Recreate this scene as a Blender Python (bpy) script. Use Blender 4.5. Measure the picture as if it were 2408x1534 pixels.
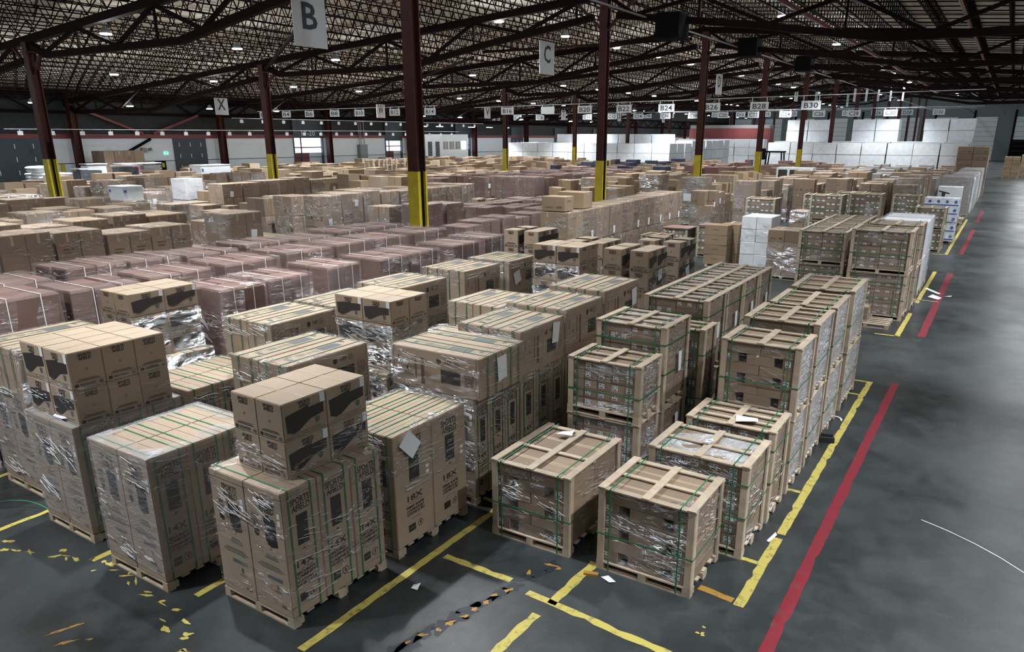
import bpy, bmesh, math, random
from mathutils import Vector, Matrix, Euler
for o in list(bpy.data.objects): bpy.data.objects.remove(o, do_unlink=True)
S = bpy.context.scene
COL = S.collection
R = math.radians
rnd = random.Random(7)

# ---------------------------------------------------------------- camera
yaw, pit, rol = R(-32.04), R(17.56), R(0.09)
fw = Vector((math.sin(yaw)*math.cos(pit), math.cos(yaw)*math.cos(pit), -math.sin(pit)))
rt = Vector((math.cos(yaw), -math.sin(yaw), 0)); up = rt.cross(fw)
rr = rt*math.cos(rol)+up*math.sin(rol); uu = -rt*math.sin(rol)+up*math.cos(rol)
cd = bpy.data.cameras.new('camera'); cam = bpy.data.objects.new('camera', cd); COL.objects.link(cam)
cam.matrix_world = Matrix(((rr.x, uu.x, -fw.x, 0), (rr.y, uu.y, -fw.y, 0), (rr.z, uu.z, -fw.z, 5.2), (0, 0, 0, 1)))
cd.sensor_width = 36; cd.lens = 1722/2408*36
cd.shift_x = (1204-1254)/2408; cd.shift_y = (865-767)/2408
cd.clip_start = .1; cd.clip_end = 600
S.camera = cam
# ---------------------------------------------------------------- world, exposure
w = bpy.data.worlds.new('world'); S.world = w; w.use_nodes = True
w.node_tree.nodes['Background'].inputs[0].default_value = (.62, .70, .80, 1)
w.node_tree.nodes['Background'].inputs[1].default_value = .08
S.view_settings.view_transform = 'Standard'; S.view_settings.look = 'None'
S.view_settings.exposure = 0.06; S.view_settings.gamma = 1; S.view_settings.use_curve_mapping = False
LAMP_W = 165.0; SPOT_W = 4700.0
S.cycles.use_light_tree = True
S.cycles.max_bounces = 7; S.cycles.diffuse_bounces = 3; S.cycles.glossy_bounces = 3
S.cycles.transparent_max_bounces = 14; S.cycles.sample_clamp_indirect = 6

# ---------------------------------------------------------------- materials
M = {}
def newmat(name):
    m = bpy.data.materials.new(name); m.use_nodes = True; M[name] = m
    nt = m.node_tree; b = nt.nodes['Principled BSDF']; return m, nt, b
def N(nt, t, **k):
    n = nt.nodes.new(t)
    for a, v in k.items():
        if a.startswith('i_'): n.inputs[int(a[2:])].default_value = v
        else: setattr(n, a, v)
    return n
def mixc(nt, fac, a, b, mode='MIX'):
    n = nt.nodes.new('ShaderNodeMix'); n.data_type = 'RGBA'; n.blend_type = mode
    for sock, v in ((n.inputs[0], fac), (n.inputs[6], a), (n.inputs[7], b)):
        if isinstance(v, (int, float)): sock.default_value = v
        elif isinstance(v, tuple): sock.default_value = v
        else: nt.links.new(v, sock)
    return n.outputs[2]
def ramp(nt, src, p0, c0, p1, c1):
    r = nt.nodes.new('ShaderNodeValToRGB'); e = r.color_ramp.elements
    e[0].position = p0; e[0].color = c0; e[1].position = p1; e[1].color = c1
    nt.links.new(src, r.inputs[0]); return r.outputs[0]
def g(v): return (v, v, v, 1)
def plain(name, col, rough=.6, metal=0, spec=.5, vary=.0, noise=.0, nscale=4, bump=0, coat=0):
    m, nt, b = newmat(name)
    b.inputs['Roughness'].default_value = rough; b.inputs['Metallic'].default_value = metal
    b.inputs['Specular IOR Level'].default_value = spec
    c = col+(1,)
    src = None
    if vary or noise or bump:
        geo = N(nt, 'ShaderNodeNewGeometry')
        nz = N(nt, 'ShaderNodeTexNoise'); nz.inputs['Scale'].default_value = nscale; nz.inputs['Detail'].default_value = 4
        nt.links.new(geo.outputs['Position'], nz.inputs['Vector'])
        f = ramp(nt, nz.outputs[0], .3, g(1-noise), .7, g(1+noise*.3))
        src = mixc(nt, 1., c, f, 'MULTIPLY')
        if vary:
            oi = N(nt, 'ShaderNodeObjectInfo')
            f2 = ramp(nt, oi.outputs['Random'], 0, g(1-vary), 1, g(1+vary*.4))
            src = mixc(nt, 1., src, f2, 'MULTIPLY')
        nt.links.new(src, b.inputs['Base Color'])
        if bump:
            bp = N(nt, 'ShaderNodeBump'); bp.inputs['Strength'].default_value = bump; bp.inputs['Distance'].default_value = .02
            nt.links.new(nz.outputs[0], bp.inputs['Height']); nt.links.new(bp.outputs[0], b.inputs['Normal'])
    else: b.inputs['Base Color'].default_value = c
    if coat: b.inputs['Coat Weight'].default_value = coat; b.inputs['Coat Roughness'].default_value = .15
    return m
def film(name, tint, base, glint, rough=.2, scale=3.0, metal=.85, width=.035, patch=.52):
    """stretch wrap: mostly see-through, wrinkled, with lamp glints painted in as bright lines"""
    m, nt, b = newmat(name)
    geo = N(nt, 'ShaderNodeNewGeometry')
    oi = N(nt, 'ShaderNodeObjectInfo')
    mp = N(nt, 'ShaderNodeMapping'); mp.inputs['Scale'].default_value = (1, 1, 3.2); mp.inputs['Rotation'].default_value = (.5, .35, 0)
    nt.links.new(geo.outputs['Position'], mp.inputs[0])
    ad = N(nt, 'ShaderNodeVectorMath', operation='ADD'); nt.links.new(mp.outputs[0], ad.inputs[0]); 
    sc = N(nt, 'ShaderNodeMath', operation='MULTIPLY'); sc.inputs[1].default_value = 40; nt.links.new(oi.outputs['Random'], sc.inputs[0]); nt.links.new(sc.outputs[0], ad.inputs[1])
    nz = N(nt, 'ShaderNodeTexNoise'); nz.inputs['Scale'].default_value = scale; nz.inputs['Detail'].default_value = 5; nz.inputs['Roughness'].default_value = .62; nz.inputs['Distortion'].default_value = 1.4
    nt.links.new(ad.outputs[0], nz.inputs['Vector'])
    bp = N(nt, 'ShaderNodeBump'); bp.inputs['Strength'].default_value = 1.0; bp.inputs['Distance'].default_value = .12
    nt.links.new(nz.outputs[0], bp.inputs['Height'])
    nz2 = N(nt, 'ShaderNodeTexNoise'); nz2.inputs['Scale'].default_value = scale*.9; nz2.inputs['Detail'].default_value = 6; nz2.inputs['Roughness'].default_value = .7; nz2.inputs['Distortion'].default_value = .6
    nt.links.new(ad.outputs[0], nz2.inputs['Vector'])
    # lamp glints painted as thin bright wrinkles where the noise crosses .5, gathered in patches
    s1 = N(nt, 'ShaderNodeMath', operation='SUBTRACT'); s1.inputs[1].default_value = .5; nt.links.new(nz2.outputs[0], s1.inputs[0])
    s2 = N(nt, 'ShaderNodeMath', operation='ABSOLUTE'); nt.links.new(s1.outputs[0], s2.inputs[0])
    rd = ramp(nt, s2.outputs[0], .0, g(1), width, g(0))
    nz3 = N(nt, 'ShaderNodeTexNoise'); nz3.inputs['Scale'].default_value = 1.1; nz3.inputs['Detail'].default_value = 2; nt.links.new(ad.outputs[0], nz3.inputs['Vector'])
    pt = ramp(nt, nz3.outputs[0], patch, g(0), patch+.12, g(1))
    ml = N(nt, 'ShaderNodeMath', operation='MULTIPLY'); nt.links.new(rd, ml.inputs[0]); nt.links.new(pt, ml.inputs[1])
    pw = N(nt, 'ShaderNodeMath', operation='MULTIPLY_ADD'); pw.inputs[1].default_value = glint; pw.inputs[2].default_value = base
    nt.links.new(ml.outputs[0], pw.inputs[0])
    b.inputs['Base Color'].default_value = tint+(1,); b.inputs['Roughness'].default_value = rough
    b.inputs['Specular IOR Level'].default_value = .9; b.inputs['Metallic'].default_value = metal
    nt.links.new(bp.outputs[0], b.inputs['Normal'])
    tr = N(nt, 'ShaderNodeBsdfTransparent'); mx = N(nt, 'ShaderNodeMixShader')
    nt.links.new(pw.outputs[0], mx.inputs[0]); nt.links.new(tr.outputs[0], mx.inputs[1]); nt.links.new(b.outputs[0], mx.inputs[2])
    nt.links.new(mx.outputs[0], nt.nodes['Material Output'].inputs[0])
    return m

plain('cardboard', (.275, .200, .138), .75, vary=.22, noise=.10, nscale=1.3)
plain('cardboard_pale', (.36, .275, .20), .7, vary=.10, noise=.07, nscale=1.1)
plain('cardboard_gold', (.30, .215, .135), .75, vary=.15, noise=.1, nscale=1.3)
plain('maroon_card', (.195, .118, .098), .55, vary=.2, noise=.15, nscale=1.5)
plain('dark_maroon', (.13, .06, .06), .4, vary=.2, noise=.2, nscale=2)
plain('seam', (.13, .085, .05), .7)
plain('tape', (.43, .335, .235), .3)
plain('ink', (.035, .03, .028), .6)
plain('ink_grey', (.10, .10, .105), .5)
plain('label', (.78, .80, .82), .5)
plain('paper', (.82, .85, .88), .6)
plain('pine', (.54, .44, .33), .65, vary=.2, noise=.22, nscale=6)
plain('pallet_wood', (.52, .42, .31), .7, vary=.3, noise=.3, nscale=5)
plain('strap_green', (.02, .17, .075), .35)
plain('strap_white', (.85, .83, .82), .4)
plain('white_wrap', (.84, .88, .92), .35, vary=.10, noise=.12, nscale=3, bump=.3)
plain('grey_board', (.30, .28, .27), .6, vary=.1, noise=.1)
plain('blue_ink', (.05, .12, .42), .5)
plain('dark_box', (.03, .035, .06), .4, vary=.4)
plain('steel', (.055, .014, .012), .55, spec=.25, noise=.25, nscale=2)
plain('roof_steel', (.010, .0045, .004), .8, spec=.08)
plain('col_yellow', (.62, .50, .03), .45, noise=.2, nscale=3)
plain('black', (.006, .006, .007), .9, spec=.05)
plain('rubber', (.015, .015, .017), .7)
plain('wall_white', (.80, .84, .86), .8, noise=.08, nscale=.6)
plain('door_dark', (.055, .075, .09), .6, noise=.15)
plain('door_white', (.60, .66, .68), .7)
plain('red_paint_steel', (.17, .035, .035), .5)
plain('sign_white', (.66, .69, .72), .5)
plain('sign_ink', (.02, .03, .04), .5)
plain('lamp_body', (.22, .23, .24), .5, metal=.4)
plain('white_plastic', (.8, .82, .85), .3)
plain('pink_plastic', (.75, .2, .4), .4)
plain('teal', (.03, .2, .2), .6)
plain('silver', (.5, .5, .52), .3, metal=.9)
plain('glint_pleat', (.86, .90, .95), .18)  # white film folds, highlight put into their colour
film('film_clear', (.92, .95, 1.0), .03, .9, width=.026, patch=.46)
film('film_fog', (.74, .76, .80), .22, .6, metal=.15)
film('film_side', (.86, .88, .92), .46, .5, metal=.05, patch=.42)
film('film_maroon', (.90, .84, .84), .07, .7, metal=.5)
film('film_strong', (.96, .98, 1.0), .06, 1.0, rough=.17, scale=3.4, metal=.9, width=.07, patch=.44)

def seethru(name, a):
    m = M[name]; nt = m.node_tree; mx = N(nt, 'ShaderNodeMixShader'); tr = N(nt, 'ShaderNodeBsdfTransparent'); mx.inputs[0].default_value = a
    nt.links.new(tr.outputs[0], mx.inputs[1]); nt.links.new(nt.nodes['Principled BSDF'].outputs[0], mx.inputs[2]); nt.links.new(mx.outputs[0], nt.nodes['Material Output'].inputs[0])
seethru('glint_pleat', .58)
def wave_mat(name, col, col2, scale, axis, rough=.6):
    m, nt, b = newmat(name)
    geo = N(nt, 'ShaderNodeNewGeometry')
    wv = N(nt, 'ShaderNodeTexWave'); wv.bands_direction = axis; wv.inputs['Scale'].default_value = scale; wv.inputs['Distortion'].default_value = 0
    nt.links.new(geo.outputs['Position'], wv.inputs[0])
    nt.links.new(mixc(nt, wv.outputs['Fac'], col+(1,), col2+(1,)), b.inputs['Base Color'])
    b.inputs['Roughness'].default_value = rough
    bp = N(nt, 'ShaderNodeBump'); bp.inputs['Distance'].default_value = .03; bp.inputs['Strength'].default_value = .6
    nt.links.new(wv.outputs['Fac'], bp.inputs['Height']); nt.links.new(bp.outputs[0], b.inputs['Normal'])
    return m
wave_mat('wall_metal', (.004, .006, .007), (.011, .014, .016), 3.2, 'Y')
wave_mat('wall_metal_end', (.10, .135, .135), (.16, .20, .20), 2.0, 'X')
def block_wall():
    m, nt, b = newmat('wall_block')
    geo = N(nt, 'ShaderNodeNewGeometry')
    sp = N(nt, 'ShaderNodeSeparateXYZ'); nt.links.new(geo.outputs['Position'], sp.inputs[0])
    cb = N(nt, 'ShaderNodeCombineXYZ'); nt.links.new(sp.outputs[1], cb.inputs[0]); nt.links.new(sp.outputs[2], cb.inputs[1])
    br = N(nt, 'ShaderNodeTexBrick'); br.inputs['Color1'].default_value = (.80, .84, .86, 1); br.inputs['Color2'].default_value = (.83, .87, .89, 1); br.inputs['Mortar'].default_value = (.74, .78, .80, 1)
    br.inputs['Scale'].default_value = 1; br.inputs['Mortar Size'].default_value = .012; br.inputs['Brick Width'].default_value = .4; br.inputs['Row Height'].default_value = .2
    nt.links.new(cb.outputs[0], br.inputs['Vector']); nt.links.new(br.outputs[0], b.inputs['Base Color']); b.inputs['Roughness'].default_value = .8
block_wall()
def deck_mat():
    m, nt, b = newmat('roof_deck')
    geo = N(nt, 'ShaderNodeNewGeometry')
    wv = N(nt, 'ShaderNodeTexWave'); wv.bands_direction = 'Y'; wv.inputs['Scale'].default_value = 1.6; wv.inputs['Distortion'].default_value = .4
    nt.links.new(geo.outputs['Position'], wv.inputs[0])
    nz = N(nt, 'ShaderNodeTexNoise'); nz.inputs['Scale'].default_value = .35; nt.links.new(geo.outputs['Position'], nz.inputs['Vector'])
    c = mixc(nt, ramp(nt, nz.outputs[0], .35, g(0), .65, g(1)), (.74, .66, .54, 1), (.86, .79, .68, 1))
    c = mixc(nt, ramp(nt, wv.outputs['Fac'], .0, g(0), .25, g(1)), (.42, .38, .31, 1), c)
    nt.links.new(c, b.inputs['Base Color']); b.inputs['Roughness'].default_value = .8
deck_mat()
def floor_mat():
    m, nt, b = newmat('concrete_floor')
    geo = N(nt, 'ShaderNodeNewGeometry'); P = geo.outputs['Position']
    def nz(scale, det=5, dist=0, rough=.55):
        n = N(nt, 'ShaderNodeTexNoise'); n.inputs['Scale'].default_value = scale; n.inputs['Detail'].default_value = det
        n.inputs['Distortion'].default_value = dist; n.inputs['Roughness'].default_value = rough; nt.links.new(P, n.inputs['Vector']); return n.outputs[0]
    a = ramp(nt, nz(.35, 6, .3), .35, (.009, .012, .0122, 1), .66, (.034, .041, .043, 1))
    c = mixc(nt, ramp(nt, nz(2.2, 8, .5, .7), .42, g(0), .72, g(.55)), a, (.062, .072, .076, 1))
    c = mixc(nt, ramp(nt, nz(.8, 4, 1.5), .60, g(0), .74, g(.7)), c, (.008, .011, .014, 1))
    c = mixc(nt, ramp(nt, nz(28, 3), .66, g(0), .72, g(.35)), c, (.12, .14, .14, 1))
    nt.links.new(c, b.inputs['Base Color'])
    nt.links.new(ramp(nt, nz(.5, 3, .2), .3, g(.27), .7, g(.42)), b.inputs['Roughness'])
    b.inputs['Specular IOR Level'].default_value = .6
    bp = N(nt, 'ShaderNodeBump'); bp.inputs['Strength'].default_value = .15; bp.inputs['Distance'].default_value = .01
    nt.links.new(nz(3, 8), bp.inputs['Height']); nt.links.new(bp.outputs[0], b.inputs['Normal'])
floor_mat()
def paint_mat(name, col, dirt):
    m, nt, b = newmat(name)
    geo = N(nt, 'ShaderNodeNewGeometry')
    n = N(nt, 'ShaderNodeTexNoise'); n.inputs['Scale'].default_value = 9; n.inputs['Detail'].default_value = 8; n.inputs['Roughness'].default_value = .7
    nt.links.new(geo.outputs['Position'], n.inputs['Vector'])
    c = mixc(nt, ramp(nt, n.outputs[0], .52, g(0), .66, g(dirt)), col+(1,), (.06, .06, .045, 1))
    nt.links.new(c, b.inputs['Base Color']); b.inputs['Roughness'].default_value = .5
paint_mat('yellow_paint', (.44, .37, .085), .8)
paint_mat('orange_paint', (.34, .18, .03), .95)
paint_mat('red_paint', (.17, .006, .018), .6)
paint_mat('oil', (.012, .018, .025), .2)
def emit(name, col, s):
    m, nt, b = newmat(name); b.inputs['Emission Color'].default_value = col+(1,); b.inputs['Emission Strength'].default_value = s
    b.inputs['Base Color'].default_value = g(0)
emit('lamp_glow', (.90, .95, 1.0), 45)
emit('daylight', (.75, .80, 1.0), 3.2)
emit('tube_glow', (.85, .93, 1.0), 9)
emit('exit_green', (.2, 1, .6), 1.5)

# ---------------------------------------------------------------- mesh helpers
TEXT = {}
def text_mesh(s, bold=0.0):
    k = (s, bold)
    if k not in TEXT:
        cu = bpy.data.curves.new('t', 'FONT'); cu.body = s; cu.size = 1; cu.align_x = 'CENTER'; cu.align_y = 'CENTER'; cu.offset = bold
        cu.resolution_u = 2
        ob = bpy.data.objects.new('t', cu); COL.objects.link(ob)
        dg = bpy.context.evaluated_depsgraph_get(); dg.update()
        me = bpy.data.meshes.new_from_object(ob.evaluated_get(dg))
        vs = [v.co.copy() for v in me.vertices]; fs = [tuple(p.vertices) for p in me.polygons]
        bpy.data.objects.remove(ob); bpy.data.curves.remove(cu); bpy.data.meshes.remove(me)
        x0 = min(v.x for v in vs); x1 = max(v.x for v in vs); y0 = min(v.y for v in vs); y1 = max(v.y for v in vs)
        TEXT[k] = ([((v.x-(x0+x1)/2)/(x1-x0), (v.y-(y0+y1)/2)/(y1-y0)) for v in vs], fs)
    return TEXT[k]
class MB:
    def __init__(s): s.v = []; s.f = []; s.m = []; s.mats = []
    def mi(s, mat):
        if mat not in s.mats: s.mats.append(mat)
        return s.mats.index(mat)
    def poly(s, pts, mat):
        n = len(s.v); s.v += [tuple(p) for p in pts]; s.f.append(tuple(range(n, n+len(pts)))); s.m.append(s.mi(mat))
    def box(s, a, b, mat):
        x0, y0, z0 = a; x1, y1, z1 = b; n = len(s.v); k = s.mi(mat)
        s.v += [(x0,y0,z0),(x1,y0,z0),(x1,y1,z0),(x0,y1,z0),(x0,y0,z1),(x1,y0,z1),(x1,y1,z1),(x0,y1,z1)]
        for f in ((3,2,1,0),(4,5,6,7),(0,1,5,4),(1,2,6,5),(2,3,7,6),(3,0,4,7)):
            s.f.append(tuple(n+i for i in f)); s.m.append(k)
    def bar(s, p, q, w, h, mat, upv=(0, 0, 1)):
        p = Vector(p); q = Vector(q); d = (q-p).normalized(); u = Vector(upv)
        if abs(d.dot(u)) > .98: u = Vector((1, 0, 0))
        sx = d.cross(u).normalized(); sy = sx.cross(d).normalized(); n = len(s.v); k = s.mi(mat)
        for c in (p, q):
            for a, b in ((-1,-1),(1,-1),(1,1),(-1,1)): s.v.append(tuple(c+sx*a*w/2+sy*b*h/2))
        for f in ((0,1,2,3),(7,6,5,4),(0,4,5,1),(1,5,6,2),(2,6,7,3),(3,7,4,0)):
            s.f.append(tuple(n+i for i in f)); s.m.append(k)
    def cyl(s, p, q, r, mat, n=12, r2=None):
        p = Vector(p); q = Vector(q); d = (q-p).normalized(); u = Vector((0,0,1)) if abs(d.z) < .9 else Vector((1,0,0))
        a = d.cross(u).normalized(); b = a.cross(d); r2 = r if r2 is None else r2; k = s.mi(mat); n0 = len(s.v)
        for c, ra in ((p, r), (q, r2)):
            for i in range(n): t = 2*math.pi*i/n; s.v.append(tuple(c+a*math.cos(t)*ra+b*math.sin(t)*ra))
        for i in range(n): s.f.append((n0+i, n0+(i+1)%n, n0+n+(i+1)%n, n0+n+i)); s.m.append(k)
        s.f.append(tuple(n0+i for i in range(n))[::-1]); s.m.append(k); s.f.append(tuple(n0+n+i for i in range(n))); s.m.append(k)
    def text(s, t, o, u, v, cx, cy, w, h, mat, bold=0.0):
        vs, fs = text_mesh(t, bold); n = len(s.v); k = s.mi(mat)
        o = Vector(o); u = Vector(u); v = Vector(v)
        s.v += [tuple(o+u*(cx+x*w)+v*(cy+y*h)) for x, y in vs]
        for f in fs: s.f.append(tuple(n+i for i in f)); s.m.append(k)
    def mesh(s, name):
        me = bpy.data.meshes.new(name); me.from_pydata(s.v, [], s.f)
        for m in s.mats: me.materials.append(M[m])
        me.polygons.foreach_set('material_index', s.m); me.update(); return me
def obj(name, me, parent=None, loc=(0,0,0), scale=None, rot=None):
    o = bpy.data.objects.new(name, me); COL.objects.link(o)
    if parent: o.parent = parent
    o.location = loc
    if scale: o.scale = scale
    if rot: o.rotation_euler = rot
    return o
def empty(name, loc, rz=0):
    o = bpy.data.objects.new(name, None); COL.objects.link(o); o.location = loc; o.rotation_euler = (0, 0, rz); o.empty_display_size = .3; return o
def tag(o, label=None, cat=None, group=None, kind=None):
    if label: o['label'] = label
    if cat: o['category'] = cat
    if group: o['group'] = group
    if kind: o['kind'] = kind
    return o
def unlabel_children(o): pass

# ---------------------------------------------------------------- shell of the building
XL, XR, YB, YE = -66.0, 31.6, -22.0, 205.0
YS = 19.7+13.72*7; UP = 3.2
def deckz(x, y=0): return 12.35-.0743*abs(x+17)+(UP if y > YS-.01 else 0)
def quadobj(name, pts, mat):
    b = MB(); b.poly(pts, mat); return tag(obj(name, b.mesh(name)), kind='structure')
fl = MB(); fl.box((XL-1, YB, -.2), (XR, YE, 0), 'concrete_floor'); tag(obj('floor', fl.mesh('floor')), kind='structure')
cl = MB()
for xa, xb in ((XL-1, -17), (-17, XR)):
    za, zb = deckz(xa), deckz(xb)
    for ya_, yb_, u_ in ((YB, YS+.4, 0), (YS, YE, UP)):
     n = len(cl.v); k = cl.mi('roof_deck')
     cl.v += [(xa,ya_,za+u_),(xb,ya_,zb+u_),(xb,yb_,zb+u_),(xa,yb_,za+u_),(xa,ya_,za+.15+u_),(xb,ya_,zb+.15+u_),(xb,yb_,zb+.15+u_),(xa,yb_,za+.15+u_)]
     for f in ((3,2,1,0),(4,5,6,7),(0,1,5,4),(1,2,6,5),(2,3,7,6),(3,0,4,7)): cl.f.append(tuple(n+i for i in f)); cl.m.append(k)
tag(obj('ceiling', cl.mesh('ceiling')), kind='structure')
b = MB(); b.poly([(XL, YS+.2, deckz(XL)+.1), (-17, YS+.2, deckz(-17)+.1), (XR, YS+.2, deckz(XR)+.1), (XR, YS+.2, deckz(XR)+UP), (-17, YS+.2, deckz(-17)+UP), (XL, YS+.2, deckz(XL)+UP)], 'wall_metal_end'); tag(obj('wall_clerestory', b.mesh('wall_clerestory')), kind='structure')
# left wall: painted block below, dark metal above, dock openings cut as gaps
doors = [(27.0, 31.1, 5.1, 0), (42.4, 45.8, 5.2, 0), (56.4, 60.6, 4.4, 1), (70.7, 73.8, 4.2, 2), (84.8, 88.2, 5.6, 1), (98.8, 102.2, 5.6, 0), (112, 115.5, 5.4, 0), (126, 129.5, 5.4, 0)]
b = MB(); y = YB
for (a, c, h, t) in doors:
    b.box((XL-.3, y, 0), (XL, a, 5.0), 'wall_block'); y = c
b.box((XL-.3, y, 0), (XL, YE, 5.0), 'wall_block')
b.box((XL-.25, YB, 5.0), (XL-.05, YS, 8.75), 'wall_metal'); b.box((XL-.25, YS, 5.0), (XL-.05, YE, 8.75+UP), 'wall_metal')
tag(obj('wall_left', b.mesh('wall_left')), kind='structure')
b = MB(); b.box((XL-.1, YB, 4.95), (XL+.12, YE, 5.3), 'red_paint_steel')
tag(obj('trim_1', b.mesh('trim_1')), 'dark red steel beam along the top of the white block wall', kind='structure')
b = MB(); b.box((XL+.02, YB, 2.95), (XL+.05, YE, 3.0), 'door_dark')
tag(obj('trim_2', b.mesh('trim_2')), kind='structure')
for i, (a, c, h, t) in enumerate(doors):
    r = empty('door_%d' % (i+1), (XL, (a+c)/2, 0)); tag(r, kind='structure')
    hw = (c-a)/2; b = MB()
    top = 6.5
    if t == 0:
        b.box((.02, -hw, 0), (.1, hw, top if i > 1 else 5.15), 'door_dark')
        for zz in (1.2, 2.2, 3.2, 4.2):
            for yy in (-.55, 0, .55): b.box((.1, yy*hw*1.2-.03, zz), (.12, yy*hw*1.2+.03, zz+.35), 'label')
        obj('door_panel', b.mesh('door_panel'), r)
    else:
        zo = 5.0 if t == 1 else 4.6
        b.box((.02, -hw, zo), (.14, hw, 7.0), 'door_dark'); obj('door_panel', b.mesh('door_panel'), r)
        b = MB(); b.box((-.3, -hw, 3.4), (-.22, hw, zo), 'daylight'); b.box((-.3, -hw, 0), (-.22, hw*.1, 3.4), 'red_paint_steel') ; b.box((-.3, hw*.1, 0), (-.22, hw, 3.4), 'door_white')
        b.box((-.2, -hw, 0), (.1, -hw+.12, zo), 'door_dark'); b.box((-.2, hw-.12, 0), (.1, hw, zo), 'door_dark'); b.box((-.21, -.1-hw*.4, 0), (-.15, .05-hw*.4, zo), 'door_dark')
        b.box((-.2, -hw, 3.9), (-.19, hw, 4.02), 'red_paint_steel')
        obj('dock_opening', b.mesh('dock_opening'), r)
        if i == 2:
            b = MB(); b.text('17-20', (.15, 0, 5.45), (0, 1, 0), (0, 0, 1), 0, 0, 1.9, .5, 'label'); obj('door_number', b.mesh('door_number'), r)
# end wall
b = MB(); b.box((XL, YE-.3, 0), (XR, YE, 16), 'wall_metal_end'); tag(obj('wall_end', b.mesh('wall_end')), kind='structure')
for i, xx in enumerate((-62, -54, -46, -38, -30, -22, -14, -6, 2, 10)):
    b = MB()
    if xx == 2: b.box((xx-2.2, YE-.42, 4.6), (xx+2.2, YE-.3, 9.5), 'door_white'); b.box((xx-2.2, YE-.36, 0), (xx+2.2, YE-.3, 4.6), 'black')
    else: b.box((xx-2.2, YE-.42, 0), (xx+2.2, YE-.3, 9.5), 'door_white')
    for zz in range(1, 9): b.box((xx-2.2, YE-.45, zz*1.05), (xx+2.2, YE-.42, zz*1.05+.05), 'door_dark')
    b.box((xx-2.6, YE-.6, 0), (xx-2.2, YE-.3, 11), 'black')
    tag(obj('door_%d' % (i+9), b.mesh('d')), kind='structure')

# ---------------------------------------------------------------- roof steel
Y0c, PB = 19.7, 13.72
def girder_mesh(xa, xb, zt0, zt1, seed=0):
    pass
TOPZ = lambda x, y=0: deckz(x, y)-.95
gi = 0
GNAMES = ['far', 'near']
def words(n): return ['first','second','third','fourth','fifth','sixth','seventh','eighth','ninth','tenth','eleventh','twelfth','thirteenth','fourteenth','fifteenth','sixteenth','seventeenth','eighteenth','nineteenth','twentieth','twenty-first','twenty-second','twenty-third','twenty-fourth','twenty-fifth','twenty-sixth','twenty-seventh','twenty-eighth','twenty-ninth','thirtieth','thirty-first','thirty-second','thirty-third','thirty-fourth','thirty-fifth','thirty-sixth'][n]
for k in range(-1, 13):
    yy = Y0c+PB*k
    for j, (xa, xb) in enumerate(((XL, -41.3), (-41.3, -17), (-17, 7.3), (7.3, XR))):
        za, zb = TOPZ(xa, yy), TOPZ(xb, yy); low = min(za, zb)-.75
        lo_end = -1 if za < zb else 1
        r = empty('roof_girder', ((xa+xb)/2, yy, 0)); ox = (xa+xb)/2
        tag(r, 'dark maroon steel roof girder, %s one back, over the %s span' % (words(k+1), ('left wall', 'middle', 'aisle', 'right')[j]), 'roof girder', 'roof girders')
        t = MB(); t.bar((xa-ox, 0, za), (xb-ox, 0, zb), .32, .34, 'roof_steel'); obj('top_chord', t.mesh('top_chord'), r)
        # lower chord: dips from the low column, runs level, then climbs to the high column
        if za < zb: pts = [(xa, za-.15), (xa+1.6, low), (xa+12.2, low), (xa+17.5, low+.85), (xb-.6, zb-.9)]
        else: pts = [(xb, zb-.15), (xb-1.6, low), (xb-12.2, low), (xb-17.5, low+.85), (xa+.6, za-.9)]
        t = MB()
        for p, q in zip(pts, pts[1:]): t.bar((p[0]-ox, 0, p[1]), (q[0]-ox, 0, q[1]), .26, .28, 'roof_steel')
        obj('bottom_chord', t.mesh('bottom_chord'), r)
        def lowz(x):
            P = sorted(pts)
            for p, q in zip(P, P[1:]):
                if p[0] <= x <= q[0]: return p[1]+(q[1]-p[1])*(x-p[0])/(q[0]-p[0])
            return low
        t = MB(); n = 8; xs = [xa+(xb-xa)*(i+.5)/n for i in range(n)]
        for i, x in enumerate(xs):
            zt = lambda q: za+(zb-za)*(q-xa)/(xb-xa)
            if i % 2 == 0:
                for dx in (-1, 1):
                    x2 = min(max(x+dx*(xb-xa)/n, xa+.2), xb-.2)
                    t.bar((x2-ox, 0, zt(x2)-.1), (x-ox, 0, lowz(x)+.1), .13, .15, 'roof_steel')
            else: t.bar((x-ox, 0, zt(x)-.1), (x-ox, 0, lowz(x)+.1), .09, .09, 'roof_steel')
        obj('web', t.mesh('web'), r)
# open web joists running between girders
jl = PB
def joist_mesh():
    t = MB(); n = 18; d = .80
    t.bar((0, 0, 0), (0, jl, 0), .08, .05, 'roof_steel'); t.bar((0, .6, -d), (0, jl-.6, -d), .07, .05, 'roof_steel')
    t.bar((0, 0, 0), (0, .6, -d), .04, .04, 'roof_steel'); t.bar((0, jl, 0), (0, jl-.6, -d), .04, .04, 'roof_steel')
    for i in range(n):
        a = .6+(jl-1.2)*i/n; c = .6+(jl-1.2)*(i+1)/n; m = (a+c)/2
        t.bar((0, a, -d), (0, m, 0), .034, .034, 'roof_steel'); t.bar((0, m, 0), (0, c, -d), .034, .034, 'roof_steel')
    return t
jm = joist_mesh().mesh('roof_joist')
js = []
xs = []; x = XL+1.0
while x < XR: xs.append(x); x += 1.6
for k in range(-1, 13):
    for x in xs:
        yy = Y0c+PB*k
        if abs(yy+PB/2-0) < 8 and False: continue
        dd = math.hypot(x, yy+7); js.append((dd, x, yy))
def inview(x, y, z):
    v = Vector((x, y, z-5.2)); d = v.dot(fw)
    if d < 1: return False
    px = 1254+1722*v.dot(rr)/d; py = 865-1722*v.dot(uu)/d
    return -60 < px < 2470 and -60 < py < 1600
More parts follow.
